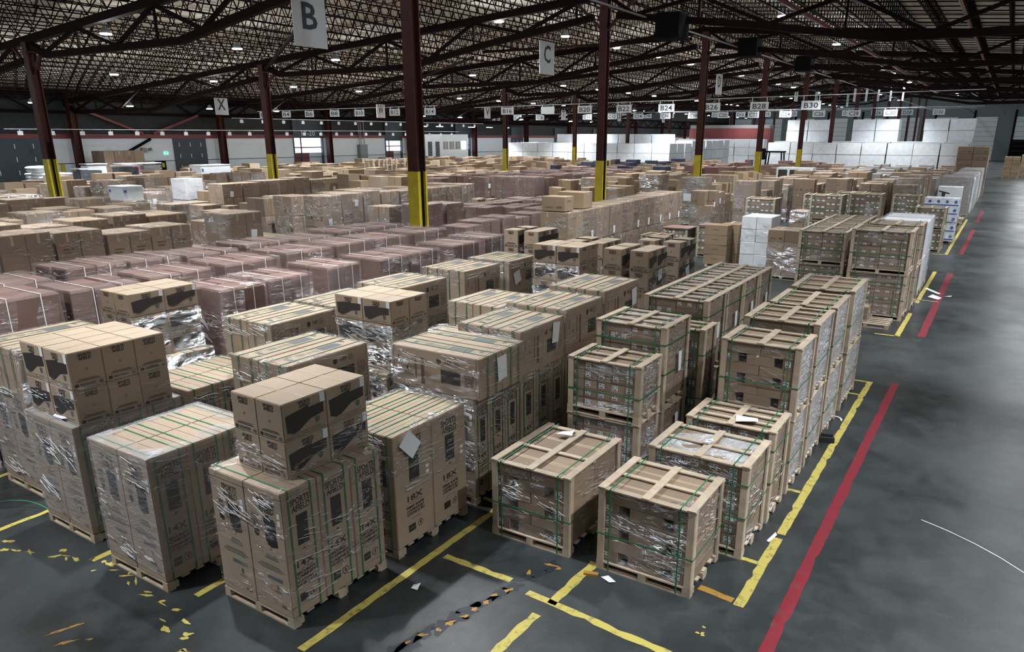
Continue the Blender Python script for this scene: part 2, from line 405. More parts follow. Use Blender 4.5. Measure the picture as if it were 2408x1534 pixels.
js.sort(); vis = [j for j in js if any(inview(j[1], j[2]+t*jl, deckz(j[1], j[2])-.3) for t in (0, .25, .5, .75, 1))]
near = vis[:300]; ns = set(near)
for d, x, yy in near:
    side = 'left of' if x < -17 else 'right of'
    tag(obj('roof_joist', jm, None, (x, yy, deckz(x, yy+1)-.10)), 'thin dark open web steel joist with zigzag bars under the pale roof deck', 'roof joist', 'open web roof joists')
far = MB()
for j in js:
    if j in ns: continue
    if j[2] < -3 and not any(inview(j[1], j[2]+t*jl, 10) for t in (0, .5, 1)): continue
    d, x, yy = j; t = MB(); z = deckz(x, yy+1)-.10; n = 12
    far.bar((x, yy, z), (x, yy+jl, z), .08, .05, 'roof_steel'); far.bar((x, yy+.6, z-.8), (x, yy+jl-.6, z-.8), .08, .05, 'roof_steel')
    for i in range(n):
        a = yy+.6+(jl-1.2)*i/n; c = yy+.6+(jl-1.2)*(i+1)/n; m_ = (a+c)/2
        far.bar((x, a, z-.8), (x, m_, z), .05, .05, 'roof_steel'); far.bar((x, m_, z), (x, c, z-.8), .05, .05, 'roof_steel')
tag(obj('roof_joists', far.mesh('roof_joists')), 'mass of dark open web joists receding under the far roof', 'roof joist', kind='stuff')
# bridging rods across the joists
br = MB()
for k in range(-1, 13):
    for t in (.25, .5, .75):
        yy = Y0c+PB*(k+t)
        for xa, xb in ((XL, -17), (-17, XR)):
            for dz in (.16, .88): br.bar((xa, yy, deckz(xa, yy)-dz), (xb, yy, deckz(xb, yy)-dz), .026, .026, 'roof_steel')
yb_ = YB+1.0
while yb_ < YS: br.bar((-16.8, yb_, deckz(-16.8)-.09), (XR, yb_, deckz(XR)-.09), .07, .05, 'roof_steel'); yb_ += 1.55
tag(obj('bridging_rods', br.mesh('bridging_rods')), 'thin dark steel rods crossing the joists in lines under the roof deck', 'bracing', kind='stuff')
# diagonal wind braces
for n, (p, q, lab) in enumerate((((-29.5, 26, 9.9), (-41, 33.4, 9.2), 'long dark diagonal brace between two girders at the upper left'),
        ((-29.5, 40, 9.9), (-40.6, 46.6, 9.2), 'long dark diagonal brace beyond the lettered X sign'),
        ((-17.7, 46.6, 10.9), (-29, 40.3, 10.2), 'long dark diagonal brace left of the second row column near the C sign'))):
    t = MB(); t.bar(p, q, .14, .14, 'roof_steel'); tag(obj('diagonal_brace', t.mesh('brace')), lab, 'bracing')
for n, (p, q) in enumerate((((-65.75, 39.5, 5.35), (-65.5, 35.0, 7.0)), ((-65.75, 40.5, 5.35), (-65.5, 45.0, 7.0)))):
    t = MB(); t.bar(p, q, .2, .2, 'red_paint_steel'); tag(obj('knee_brace', t.mesh('knee_brace')), ('red diagonal knee brace leaning left above the white wall', 'red diagonal knee brace leaning right above the white wall')[n], 'bracing')
t = MB(); t.bar((-65.8, 34.6, 2.2), (-65.8, 40.2, 4.9), .16, .2, 'black'); tag(obj('wall_rail', t.mesh('wall_rail')), 'black sloping rail on the white wall behind the brown carton stack', 'rail')
# eave girder along the left wall
t = MB(); t.bar((-65.72, YB, 8.35), (-65.72, YE-.7, 8.35), .2, .3, 'roof_steel'); t.bar((-65.72, YB, 7.0), (-65.72, YE-.7, 7.0), .2, .25, 'roof_steel')
n = int((YE-YB-1)/2.3)
for i in range(n):
    a = YB+2.3*i; t.bar((-65.72, a, 7.0 if i % 2 else 8.3), (-65.72, a+2.3, 8.3 if i % 2 else 7.0), .12, .12, 'roof_steel')
tag(obj('eave_truss', t.mesh('eave_truss')), 'dark steel truss running along the top of the left wall', 'truss')
# pipes under the roof
for (x, z, r, mat, lab) in ((-14.9, 10.3, .045, 'lamp_body', 'thin pale conduit running back under the roof right of the C sign'),
                            (-8.6, 10.3, .10, 'red_paint_steel', 'dark red sprinkler main running back under the roof over the aisle'),
                            (-2.5, 10.0, .06, 'red_paint_steel', 'thin dark red sprinkler pipe over the main aisle')):
    t = MB(); t.cyl((x, 22, z), (x, YE-1, z), r, mat, 8); tag(obj('pipe', t.mesh('pipe')), lab, 'pipe')
t = MB(); t.cyl((-7.4, 31, 10.6), (-4.6, 44, 10.4), .05, 'lamp_body', 8); tag(obj('pipe', t.mesh('pipe')), 'short pale pipe slanting under the roof at the upper right', 'pipe')
# heaters hung from the roof
for i, (x, yy, z, lab) in enumerate(((-13.5, 33, 9.3, 'dark box heater hung under the roof, nearest and largest'), (-14.2, 47, 9.75, 'dark box heater hung under the roof, middle one'), (-14.2, 61, 9.9, 'dark box heater hung under the roof, farthest and smallest'))):
    r = empty('unit_heater', (x, yy, z)); tag(r, lab, 'heater', 'roof hung heaters')
    t = MB(); t.box((-.55, -.6, 0), (.55, .6, 1.0), 'black'); t.box((-.6, -.65, -.03), (.6, .65, .05), 'black'); ca_ = obj('casing', t.mesh('casing'), r)
    t = MB()
    for i in range(6): t.box((-.5, -.64, .12+i*.14), (.5, -.6, .18+i*.14), 'black')
    obj('louvre', t.mesh('louvre'), ca_)
    for sx in (-1, 1):
        t = MB(); t.bar((sx*.5, 0, 1.0), (sx*.5, 0, deckz(x)-z-.6), .03, .03, 'black'); obj('hanger_rod', t.mesh('hanger_rod'), r)
# skylight strips of the aisle span
for i, (x, lab) in enumerate(((-11.6, 'long pale strip of translucent roof panel left of the aisle lamps'), (-6.2, 'long pale strip of translucent roof panel over the main aisle'))):
    t = MB(); za = deckz(x-.45); zb = deckz(x+.45)
    t.poly([(x-.45, 20, za-.03), (x-.45, 150, za-.03), (x+.45, 150, zb-.03), (x+.45, 20, zb-.03)], 'door_white')
    tag(obj('skylight_panel', t.mesh('skylight_panel')), lab, 'roof panel')

# ---------------------------------------------------------------- columns
def col_meshes(h, w=.36, yl=True):
    body = MB(); ye = 4.05
    def H(z0, z1, m1):
        body.box((-w/2, -w/2, z0), (w/2, -w/2+.05, z1), m1); body.box((-w/2, w/2-.05, z0), (w/2, w/2, z1), m1); body.box((-.03, -w/2+.05, z0), (.03, w/2-.05, z1), m1)
    H(0 if not yl else ye, h, 'steel')
    body.box((-.3, -.3, h-.5), (.3, .3, h-.42), 'steel'); body.box((-.28, -.28, 0), (.28, .28, .04), 'steel')
    guard = MB(); 
    if yl:
        guard.box((-w/2-.02, -w/2-.02, .04), (w/2+.02, -w/2+.05, ye), 'col_yellow'); guard.box((-w/2-.02, w/2-.05, .04), (w/2+.02, w/2+.02, ye), 'col_yellow'); guard.box((-.06, -w/2+.05, .04), (.06, w/2-.05, ye), 'col_yellow')
    return body.mesh('shaft'), (guard.mesh('painted_guard') if yl else None)
def column(x, y, lab, yl=True, h=None, w=.36):
    h = h or TOPZ(x, y)-.1
    r = empty('steel_column', (x, y, 0)); tag(r, lab, 'column', 'roof columns')
    b_, g_ = col_meshes(h, w, yl)
    sh_ = obj('shaft', b_, r)
    if g_: tag(obj('painted_guard', g_, r), 'yellow painted lower part')
    t = MB(); t.box((w/2-.02, -.05, 2.2), (w/2+.02, .05, 4.9), 'black'); obj('slot_plate', t.mesh('slot_plate'), sh_) if yl else None
    # knee braces at the head
    t = MB()
    for s in (-1, 1): t.bar((s*.1, 0, h-1.4), (s*1.5, 0, h-.15), .12, .12, 'steel')
    obj('knee_brace', t.mesh('knee_brace'), sh_)
for k in range(0, 13):
    column(-17.0, Y0c+PB*k, 'maroon steel column with yellow base, %s of the row right of centre' % words(k), w=.42 if k == 0 else .38)
    column(-41.3, Y0c+PB*k, 'maroon steel column with yellow base, %s of the row left of centre' % words(k), w=.44 if k < 2 else .36)
for k in range(0, 12):
    column(-65.2, Y0c+PB*(k+1), 'dark red steel column standing against the left wall, %s from the left' % words(k), yl=False, w=.55, h=8.6)

# ---------------------------------------------------------------- lamps
lamp_body = MB(); lamp_body.cyl((0,0,.05),(0,0,.30),.24,'lamp_body',14,.12); lamp_body.cyl((0,0,.30),(0,0,.36),.05,'lamp_body',8)
lamp_body = lamp_body.mesh('housing')
lens = MB(); lens.cyl((0,0,0),(0,0,.05),.23,'lamp_glow',20,.25); lens = lens.mesh('lens')
LR = [(-10.8, 10.9, 'row left of the main aisle'), (-23.3, 10.75, 'row just left of the ridge columns'), (-35.2, 9.5, 'row before the second column line'), (-47.0, 8.7, 'row beyond the second column line'), (-57.5, 7.3, 'row along the left wall'), (3.0, 10.2, 'row right of the main aisle'), (16.0, 9.3, 'row far right')]
pl = bpy.data.lights.new('lamp', 'POINT'); pl.energy = LAMP_W; pl.color = (.93, .97, 1.0); pl.shadow_soft_size = .16
sl = bpy.data.lights.new('lamp_beam', 'SPOT'); sl.energy = SPOT_W; sl.color = (.93, .97, 1.0); sl.shadow_soft_size = .16; sl.spot_size = R(102); sl.spot_blend = .8
for x, z, rl in LR:
    n = 0
    for i in range(30):
        yy = -7.3+6.86*i
        if yy < 5 and x not in (-10.8, 3.0): continue
        if yy < -3: continue
        if x == 3.0 and yy > 190: continue
        if yy > YE-3: break
        n += 1
        z_ = z; z = z+(2.2 if yy > YS else 0)
        r = empty('high_bay_lamp', (x, yy, z)); v = inview(x, yy, z)
        tag(r, ('round white high bay lamp, %s visible in the %s' % (words(sum(1 for q in range(i) if inview(x, -7.3+6.86*q, z))), rl)) if v else 'round white high bay lamp outside the picture', 'lamp', 'high bay lamps')
        obj('housing', lamp_body, r); obj('lens', lens, r)
        t = MB(); t.bar((0, 0, .36), (0, 0, deckz(x, yy)-z-.05), .02, .02, 'black'); obj('hanger', t.mesh('hanger'), r)
        lo = bpy.data.objects.new('light_source', pl); COL.objects.link(lo); lo.parent = r; lo.location = (0, 0, -.3)
        lo = bpy.data.objects.new('beam_source', sl); COL.objects.link(lo); lo.parent = r; lo.location = (0, 0, -.1); z = z_

# ---------------------------------------------------------------- hanging signs
def big_sign(ch, x, y, z, w, h, lab, marks=True):
    r = empty('hanging_letter_sign', (x, y, z)); tag(r, lab, 'sign')
    t = MB(); t.box((-.015, -w/2, 0), (.015, w/2, h), 'sign_white'); obj('board', t.mesh('board'), r)
    t = MB()
    t.text(ch, (.02, 0, 0), (0, 1, 0), (0, 0, 1), 0, h*.62, w*.46 if marks else w*.62, h*.54 if marks else h*.66, 'sign_ink', .02)
    t.text(ch, (-.02, 0, 0), (0, -1, 0), (0, 0, 1), 0, h*.62, w*.46 if marks else w*.62, h*.54 if marks else h*.66, 'sign_ink', .02)
    obj('letter', t.mesh('letter'), r)
    t = MB()
    for s in (-1, 1): t.bar((0, s*w*.4, h), (0, s*w*.4, deckz(x)-z-.6), .012, .012, 'black')
    obj('hanging_wire', t.mesh('hanging_wire'), r)
for ch, y, z in (('B', 19.78, 8.2), ('C', 36.0, 8.33), ('D', 64.0, 8.55), ('E', 90.8, 9.0), ('G', 101.2, 8.8), ('I', 122, 9.4)):
    big_sign(ch, -21.7, y, z, 1.5, 1.62, 'hanging white board with a black letter %s' % ch)
for ch, y, z in (('X', 33.5, 6.54), ('W', 49.0, 6.66), ('V', 64.6, 6.9), ('T', 80.2, 7.02), ('S', 95.5, 7.15), ('R', 111, 7.2)):
    big_sign(ch, -46, y, z, 1.02, 1.08, 'square hanging white sign with a black letter %s' % ch, False)
for i_ in range(5):
    r = empty('hanging_blank_board', (-16.2+1.25*i_, 95, 9.0)); tag(r, 'far hanging white board in a short row of five above the C30 sign', 'sign', 'short row of far boards')
    t = MB(); t.box((-.015, -.7, 0), (.015, .7, 1.4), 'sign_white'); obj('board', t.mesh('board'), r)
    t = MB(); t.bar((0, 0, 1.4), (0, 0, deckz(-13)-9.2), .02, .02, 'black'); obj('hanging_wire', t.mesh('hanging_wire'), r)
def num_sign(txt, x, y, z, w=1.35, h=.6, cat='sign', ink='sign_ink', zr=None):
    r = empty('bay_number_sign', (x, y, z)); tag(r, ('small hanging white sign reading %s' % txt) if txt else 'small blank white sign hanging where a bay number would be', 'sign', 'bay number signs')
    t = MB(); t.box((-w/2, -.012, -h/2), (w/2, .012, h/2), 'sign_white'); obj('board', t.mesh('board'), r)
    t = MB(); zt_ = (zr(x) if zr else z+h/2+.2)-z-.012
    for s_ in (-1, 1): t.box((s_*w*.4-.02, -.022, h/2), (s_*w*.4+.02, .022, max(zt_, h/2+.02)+.01), 'sign_white')
    obj('clip', t.mesh('clip'), r)
    if txt:
        t = MB(); t.text(txt, (0, -.02, 0), (1, 0, 0), (0, 0, 1), 0, 0, w*.72, h*.62, ink, .012); obj('number', t.mesh('number'), r)
def rail(p, q, lab):
    t = MB(); t.bar(p, q, .035, .04, 'sign_white'); P_, Q_ = Vector(p), Vector(q); nn_ = max(2, int((Q_-P_).length/12))
    for i_ in range(nn_+1): c_ = P_.lerp(Q_, i_/nn_); t.bar(tuple(c_), (c_.x, c_.y, deckz(c_.x, c_.y)-.12), .015, .015, 'black')
    tag(obj('sign_rail', t.mesh('sign_rail')), lab, 'rail')
for n, rx in ((2,-1.246),(4,-1.181),(6,-1.118),(8,-1.052),(10,-.990),(12,-.907),(14,-.829)): num_sign('B%d' % n, rx*45.5, 45.5, 6.95, 1.08, .5, zr=lambda x: 7.26+.1*(x+57.5)/20.5)
rail((-57.5, 45.5, 7.26), (-37, 45.5, 7.36), 'long thin white rail carrying the signs B2 to B14')
for n, rx in ((16,-.674),(18,-.601),(20,-.538),(22,-.475),(24,-.411),(26,-.347),(28,-.284),(30,-.220)):
    num_sign('B%d' % n if n != 18 else '', rx*57.6, 57.6, 7.33, zr=lambda x: 7.68+.42*(x+42.5)/40.5)
rail((-42.5, 57.6, 7.68), (-2.0, 57.6, 8.1), 'long thin white rail carrying the signs B16 to B30')
for n in range(2, 31, 2): num_sign('C%d' % n, (-.331+.0405*(n-20)/2)*90, 90, 7.6, 1.35, .66, zr=lambda x: 8.0+.1*(x+63)/39 if x < -24 else 8.1)
rail((-63, 90, 8.0), (-24, 90, 8.1), 'long thin white rail carrying the first dozen C signs')
rail((-24, 90, 8.1), (-3, 90, 8.15), 'long thin white rail carrying the last C signs')
for n in range(4, 31, 2): num_sign('D%d' % n, -9.5+(n-30)*2.0, 122, 8.5, 1.5, .75, zr=lambda x: 8.95+.05*(x+62)/57)
rail((-62, 122, 8.95), (-5, 122, 9.0), 'long thin white rail carrying the D signs')
for i in range(24):
    yy = 27+2.15*i
    r = empty('wall_side_tag', (-60, yy, 5.35)); tag(r, 'tiny blank white tag hanging from the rail near the left wall', 'sign', 'tags near the left wall')
    t = MB(); t.box((-.01, -.18, -.14), (.01, .18, .14), 'sign_white'); t.box((-.005, -.02, .14), (.005, .02, .24), 'sign_white'); obj('board', t.mesh('board'), r)
rail((-60, 26, 5.62), (-60, 78, 5.72), 'thin white rail of tiny tags in front of the left wall')
for i in range(16):
    yy = 46+2.4*i
    r = empty('wall_side_tag', (-60.5, yy, 6.45)); tag(r, 'tiny blank white tag on the upper rail near the left wall', 'sign', 'tags on the upper left rail')
    t = MB(); t.box((-.01, -.18, -.14), (.01, .18, .14), 'sign_white'); t.box((-.005, -.02, .14), (.005, .02, .24), 'sign_white'); obj('board', t.mesh('board'), r)
rail((-60.5, 45, 6.72), (-60.5, 84, 6.75), 'thin white upper rail of tiny tags near the left wall')
#PART2
# ---------------------------------------------------------------- painted floor lines
def strip(name, p, q, w, mat, lab, cat='floor line', seed=1, gaps=(), rag=.018, cap=True):
    """worn painted stripe: outline runs along p-q with ragged edges; gaps = (t0,t1) worn away"""
    rg = random.Random(seed); t = MB(); p = Vector((p[0], p[1], 0)); q = Vector((q[0], q[1], 0)); L = (q-p).length; d = (q-p)/L; s = Vector((d.y, -d.x, 0))
    rag *= .45; n = max(2, int(L/.13)); z = .003
    off = [(rg.uniform(-rag, rag)-(rg.uniform(.01, .03) if rg.random() < .05 else 0), rg.uniform(-rag, rag)-(rg.uniform(.01, .03) if rg.random() < .05 else 0)) for _ in range(n+1)]
    for i in range(n):
        a, b_ = i/n, (i+1)/n
        if any(g0 <= (a+b_)/2 <= g1 for g0, g1 in gaps): continue
        A = p+d*L*a; B = p+d*L*b_
        o = [A-s*(w/2+off[i][0]), A+s*(w/2+off[i][1]), B+s*(w/2+off[i+1][1]), B-s*(w/2+off[i+1][0])]
        t.poly([(v.x, v.y, z) for v in o], mat)
    return tag(obj(name, t.mesh(name)), lab, cat)
def blotches(name, pts, mat, lab, seed=3, cat='floor paint', z=.003):
    rg = random.Random(seed); t = MB()
    for (x, y, sx, sy, a) in pts:
        n = 13; P = []
        for i in range(n):
            th = 2*math.pi*i/n; r = rg.uniform(.45, 1.15); u = math.cos(th)*sx*r; v = math.sin(th)*sy*r
            P.append((x+u*math.cos(a)-v*math.sin(a), y+u*math.sin(a)+v*math.cos(a), z))
        t.poly(P, mat)
    return tag(obj(name, t.mesh(name)), lab, cat)
YP = 'yellow_paint'
strip('yellow_line', (-1.83, 7.42), (-1.84, 9.2), .12, YP, 'worn yellow aisle line beside the nearest crates', seed=2)
strip('yellow_line', (-1.83, 9.32), (-1.84, 17.05), .12, YP, 'long yellow aisle line beside the front row of crates', seed=3, rag=.012)
strip('yellow_line', (-1.84, 21.6), (-1.83, 33.5), .13, YP, 'yellow aisle line beside the second block of crates', seed=4, gaps=((.27, .42),))
strip('yellow_line', (-1.80, 38.7), (-1.77, 56.7), .14, YP, 'yellow aisle line beside the third block, farthest one', seed=5)
for i, y in enumerate((8.45, 10.75, 13.35, 16.0, 17.0)):
    strip('yellow_tick', (-2.25 if i else -2.5, y), (-1.9, y), .09, YP, ('short yellow cross line nearest on the aisle line', 'short yellow cross line on the aisle line, second back', 'short yellow cross line on the aisle line, third back', 'short yellow cross line on the aisle line, fourth back', 'short yellow line closing the far end of the first aisle line')[i], seed=8+i)
strip('yellow_tick', (-2.4, 21.65), (-1.8, 21.65), .09, YP, 'short yellow line at the near end of the second aisle line', seed=15)
strip('yellow_tick', (-2.4, 38.75), (-1.8, 38.75), .1, YP, 'short yellow line at the near end of the third aisle line', seed=16)
strip('orange_line', (-2.35, 7.55), (-1.92, 7.5), .10, 'orange_paint', 'rusty orange faded line stub right of the nearest crate', seed=17)
RP = 'red_paint'
strip('red_line', (-1.35, 6.2), (-1.345, 17.2), .15, RP, 'long dark red walkway line in the foreground aisle', seed=20, rag=.015)
strip('red_line', (-1.27, 21.9), (-1.28, 33.4), .20, RP, 'dark red walkway line, second one back', seed=21)
strip('red_line', (-1.22, 39.2), (-1.15, 50.5), .20, RP, 'dark red walkway line, third one back', seed=22)
strip('red_line', (-1.13, 55), (-1.11, 64), .2, RP, 'faint dark red walkway line, farthest one', seed=23)
strip('yellow_line', (-5.53, 4.2), (-5.53, 8.6), .11, YP, 'yellow bay line right of the tall safe cartons', seed=24, rag=.014)
strip('yellow_line', (-3.66, 7.35), (-3.70, 6.3), .12, YP, 'short yellow bay line between the two nearest crates', seed=25, rag=.03)
strip('yellow_line', (-3.74, 6.05), (-3.78, 4.3), .12, YP, 'yellow bay line running off the bottom edge in the middle', seed=26, rag=.03)
strip('yellow_line', (-5.38, 6.45), (-4.35, 6.45), .10, YP, 'yellow cross line in front of the gap beside the safes', seed=27, rag=.022)
strip('yellow_line', (-4.05, 6.35), (-2.0, 6.2), .11, YP, 'yellow cross line in front of the nearest crate', seed=28, rag=.02)
strip('yellow_line', (-2.28, 6.12), (-2.0, 6.3), .10, YP, 'small yellow corner piece at the bottom edge', seed=29)
strip('yellow_line', (-5.9, 8.02), (-5.5, 8.0), .09, YP, 'yellow cross line ending beside the stacked safe load pallet', seed=30)
for i, (a, bb, lab) in enumerate(((-7.33, 4.45, 'yellow bay line right of the second safe carton load'), (-9.14, 4.2, 'yellow bay line right of the third safe carton load'), (-11.0, 3.9, 'yellow bay line at the left edge, nearer one'), (-12.85, 4.3, 'yellow bay line at the left edge, farther one'))):
    strip('yellow_line', (a, bb-.25), (a-.02, bb+1.9), .10, YP, lab, seed=40+i, rag=.012)
bl = []
rg = random.Random(5)
for i in range(34):
    x = -10.6+4.4*i/34+rg.uniform(-.12, .12); y = 3.55+.42*math.sin(i*.1)+rg.uniform(-.12, .12)
    bl.append((x, y, rg.uniform(.03, .11), rg.uniform(.012, .045), rg.uniform(-.6, .9)))
blotches('worn_yellow_line', bl, YP, 'flaked remains of a yellow cross line in front of the safe loads', 6)['kind'] = 'stuff'
blotches('worn_orange_marks', [(-8.0, 3.05, .28, .035, 1.2), (-7.75, 2.95, .12, .03, 1.0), (-7.6, 3.1, .05, .02, .8)], 'orange_paint', 'orange worn streaks at the bottom edge left of the safes', 7)
bl = []
for i in range(12):
    t_ = i/11; bl.append((-4.72+.62*t_+rg.uniform(-.06, .06), 4.7+2.25*t_, rg.uniform(.16, .26), rg.uniform(.08, .15), 1.3+rg.uniform(-.3, .3)))
blotches('oil_smear', bl, 'oil', 'black oily smear crossing the yellow lines on the floor', 9, 'stain', .0022)
bl = [(-4.6+.04*i+rg.uniform(-.05, .05), 4.9+.17*i, rg.uniform(.03, .08), rg.uniform(.015, .05), 1.2+rg.uniform(-.5, .5)) for i in range(9)]
blotches('worn_orange_marks', bl+[(-4.1, 7.0, .12, .03, .2), (-3.98, 6.98, .06, .03, 1), (-4.25, 6.7, .03, .07, .2)], 'orange_paint', 'orange paint remains inside the oily smear', 11, z=.0035)['kind'] = 'stuff'
bl = [(-2.05+rg.uniform(-.06, .12), 6.75+rg.uniform(-.1, .1), .03, .02, rg.uniform(0, 3)) for i in range(4)]
blotches('worn_yellow_marks', bl, YP, 'two small yellow paint spots near the red line', 12)

# litter
def litter(name, verts, mat, lab, cat='litter', z=.006):
    t = MB(); t.poly([(x, y, z+h) for x, y, h in verts], mat); t.poly([(x, y, z+h-.002) for x, y, h in verts][::-1], mat)
    return tag(obj(name, t.mesh(name)), lab, cat)
litter('paper_sheet', [(-1.86, 29.4, 0), (-1.35, 28.5, .01), (-1.28, 28.7, 0), (-1.8, 29.6, .0)], 'paper', 'long white paper strip lying by the second aisle line')
litter('paper_sheet', [(-1.62, 27.9, 0), (-1.28, 27.5, .01), (-1.2, 27.9, 0), (-1.5, 28.3, .02)], 'paper', 'white paper sheet lying beside the red line')
litter('paper_sheet', [(-1.18, 28.2, 0), (-.95, 28.2, .02), (-.93, 28.5, 0)], 'paper', 'small white paper scrap right of the red line')
t = MB(); t.bar((-1.95, 27.1, .02), (-1.25, 27.0, .02), .05, .02, 'pine'); tag(obj('timber_offcut', t.mesh('wood_slat')), 'thin pale wood slat lying across the red line', 'litter')
t = MB(); t.box((-.13, -.16, 0), (.13, .16, .10), 'rubber'); t.box((-.09, -.1, .10), (.10, .12, .15), 'rubber'); o = obj('black_foam_block', t.mesh('foam'), None, (-2.0, 13.1, 0), rot=(0, 0, .3)); tag(o, 'black foam block on the yellow aisle line', 'litter')
t = MB(); 
for i in range(9):
    a0, a1 = i*.3, (i+1)*.3; t.bar((.09*math.cos(a0), .13*math.sin(a0), .01+.004*i), (.09*math.cos(a1), .13*math.sin(a1), .014+.004*i), .03, .003, 'paper')
tag(obj('plastic_strip', t.mesh('plastic_strip'), None, (-2.02, 14.2, 0)), 'curled white plastic strip beside the crates', 'litter')
litter('plastic_scrap', [(-5.30, 5.74, 0), (-5.22, 5.78, .03), (-5.19, 5.68, 0), (-5.27, 5.66, .01)], 'white_plastic', 'tiny crumpled white scrap on the floor by the safes')
t = MB(); t.box((-.09, -.03, 0), (.09, .03, .03), 'orange_paint'); tag(obj('wood_chip', t.mesh('wood_chip'), None, (-3.58, 7.08, 0), rot=(0, 0, .3)), 'broken brown wood chip in front of the nearest crate', 'litter')
litter('plastic_scrap', [(-3.45, 7.1, 0), (-3.3, 7.02, .02), (-3.25, 7.1, .0), (-3.38, 7.16, .01)], 'white_plastic', 'crumpled clear plastic in front of the nearest crate')
litter('plastic_strip', [(-1.95, 9.05, 0), (-1.9, 9.3, .02), (-1.87, 9.28, 0), (-1.91, 9.03, 0)], 'white_plastic', 'white plastic strip right of the second crate')
litter('dust_strip', [(-3.1, 5.45, 0), (-2.95, 5.42, 0), (-2.95, 5.435, 0), (-3.1, 5.465, 0)], 'white_plastic', 'thin white sliver on the floor at the bottom')
t = MB()
for i in range(14):
    f = lambda a: (-12.0+1.2*a, 3.75+.55*math.sin(a*1.6), .02+.12*math.sin(a*3.1))
    t.bar(f(i/14), f((i+1)/14), .016, .004, 'strap_green')
tag(obj('loose_strap', t.mesh('loose_strap')), 'loose green strap end trailing on the floor at the left edge', 'strap')
t = MB()
for i in range(10): a0, a1 = i*.12, (i+1)*.12; t.bar((-1.4+3.2*math.cos(a0), 8+3.0*math.sin(a0), .004), (-1.4+3.2*math.cos(a1), 8+3.0*math.sin(a1), .004), .012, .002, 'label')
tag(obj('scratch_mark', t.mesh('scratch')), 'curved pale tyre scratch on the aisle floor', 'floor mark')

# ---------------------------------------------------------------- shared meshes for stock
def bevbox(name, mat, extras=None, bev=.02, seam=True):
    bm = bmesh.new(); bmesh.ops.create_cube(bm, size=1); bmesh.ops.translate(bm, verts=bm.verts, vec=(0, 0, .5))
    bmesh.ops.bevel(bm, geom=list(bm.edges), offset=bev, segments=1, affect='EDGES')
    me = bpy.data.meshes.new(name); bm.to_mesh(me); bm.free()
    b = MB(); b.v = [tuple(v.co) for v in me.vertices]; b.f = [tuple(p.vertices) for p in me.polygons]; b.m = [b.mi(mat)]*len(b.f)
    bpy.data.meshes.remove(me)
    if seam:
        b.box((-.47, -.055, .999), (.47, .055, 1.0025), 'tape'); b.box((-.48, -.004, 1.002), (.48, .004, 1.0035), 'seam')
        b.box((-.5015, -.05, .84), (-.499, .05, 1.0), 'tape'); b.box((.499, -.05, .84), (.5015, .05, 1.0), 'tape')
    if extras: extras(b)
    return b.mesh(name)
def ex_print(b):
    for i, z in enumerate((.30, .25, .2)): b.box((-.35, -.502, z), (-.35+.3+.1*(i % 2), -.4995, z+.025), 'seam')
    b.box((.15, -.502, .2), (.38, -.4995, .36), 'seam')
    for i, z in enumerate((.7, .64)): b.box((.4995, -.25, z), (.502, .2-.1*i, z+.03), 'seam')
def ex_label(b):
    b.box((-.36, -.504, .30), (.02, -.4995, .82), 'label'); b.box((-.32, -.506, .36), (-.06, -.503, .46), 'ink'); b.box((-.10, -.506, .62), (-.02, -.503, .74), 'ink')
    b.box((-.32, -.506, .66), (-.2, -.503, .76), 'ink'); b.box((-.32, -.506, .54), (-.1, -.503, .57), 'ink')
CB = {}
for mat in ('cardboard', 'cardboard_pale', 'cardboard_gold', 'maroon_card', 'dark_maroon', 'white_wrap', 'grey_board', 'dark_box'):
    if mat in ('cardboard', 'cardboard_pale', 'cardboard_gold'): CB[mat] = [bevbox('carton', mat), bevbox('carton_printed', mat, ex_print)]
    else: CB[mat] = [bevbox('carton_'+mat, mat, seam=False, bev=.03)]
CB['small'] = [bevbox('small_carton', 'cardboard', None, .012), bevbox('small_carton_end', 'cardboard', None, .012, seam=False)]
_b = MB(); ex_label(_b); LAB = _b.mesh('shipping_label')
def pallet_mesh(w, d, mat='pallet_wood'):
    b = MB()
    for x in (-w/2+.05, 0, w/2-.05):
        for y in (-d/2+.07, 0, d/2-.07): b.box((x-.05, y-.07, .02), (x+.05, y+.07, .105), mat)
    for y in (-d/2+.05, 0, d/2-.05): b.box((-w/2, y-.05, 0), (w/2, y+.05, .02), mat)
    n = max(5, int(d/.17))
    for i in range(n):
        y = -d/2+.05+(d-.1)*i/(n-1); b.box((-w/2, y-.05, .105), (w/2, y+.05, .125), mat)
    return b.mesh('pallet')
PAL = {}
def pallet(w, d, mat='pallet_wood'):
    k = (round(w, 1), round(d, 1), mat)
    if k not in PAL: PAL[k] = pallet_mesh(k[0], k[1], mat)
    return PAL[k]
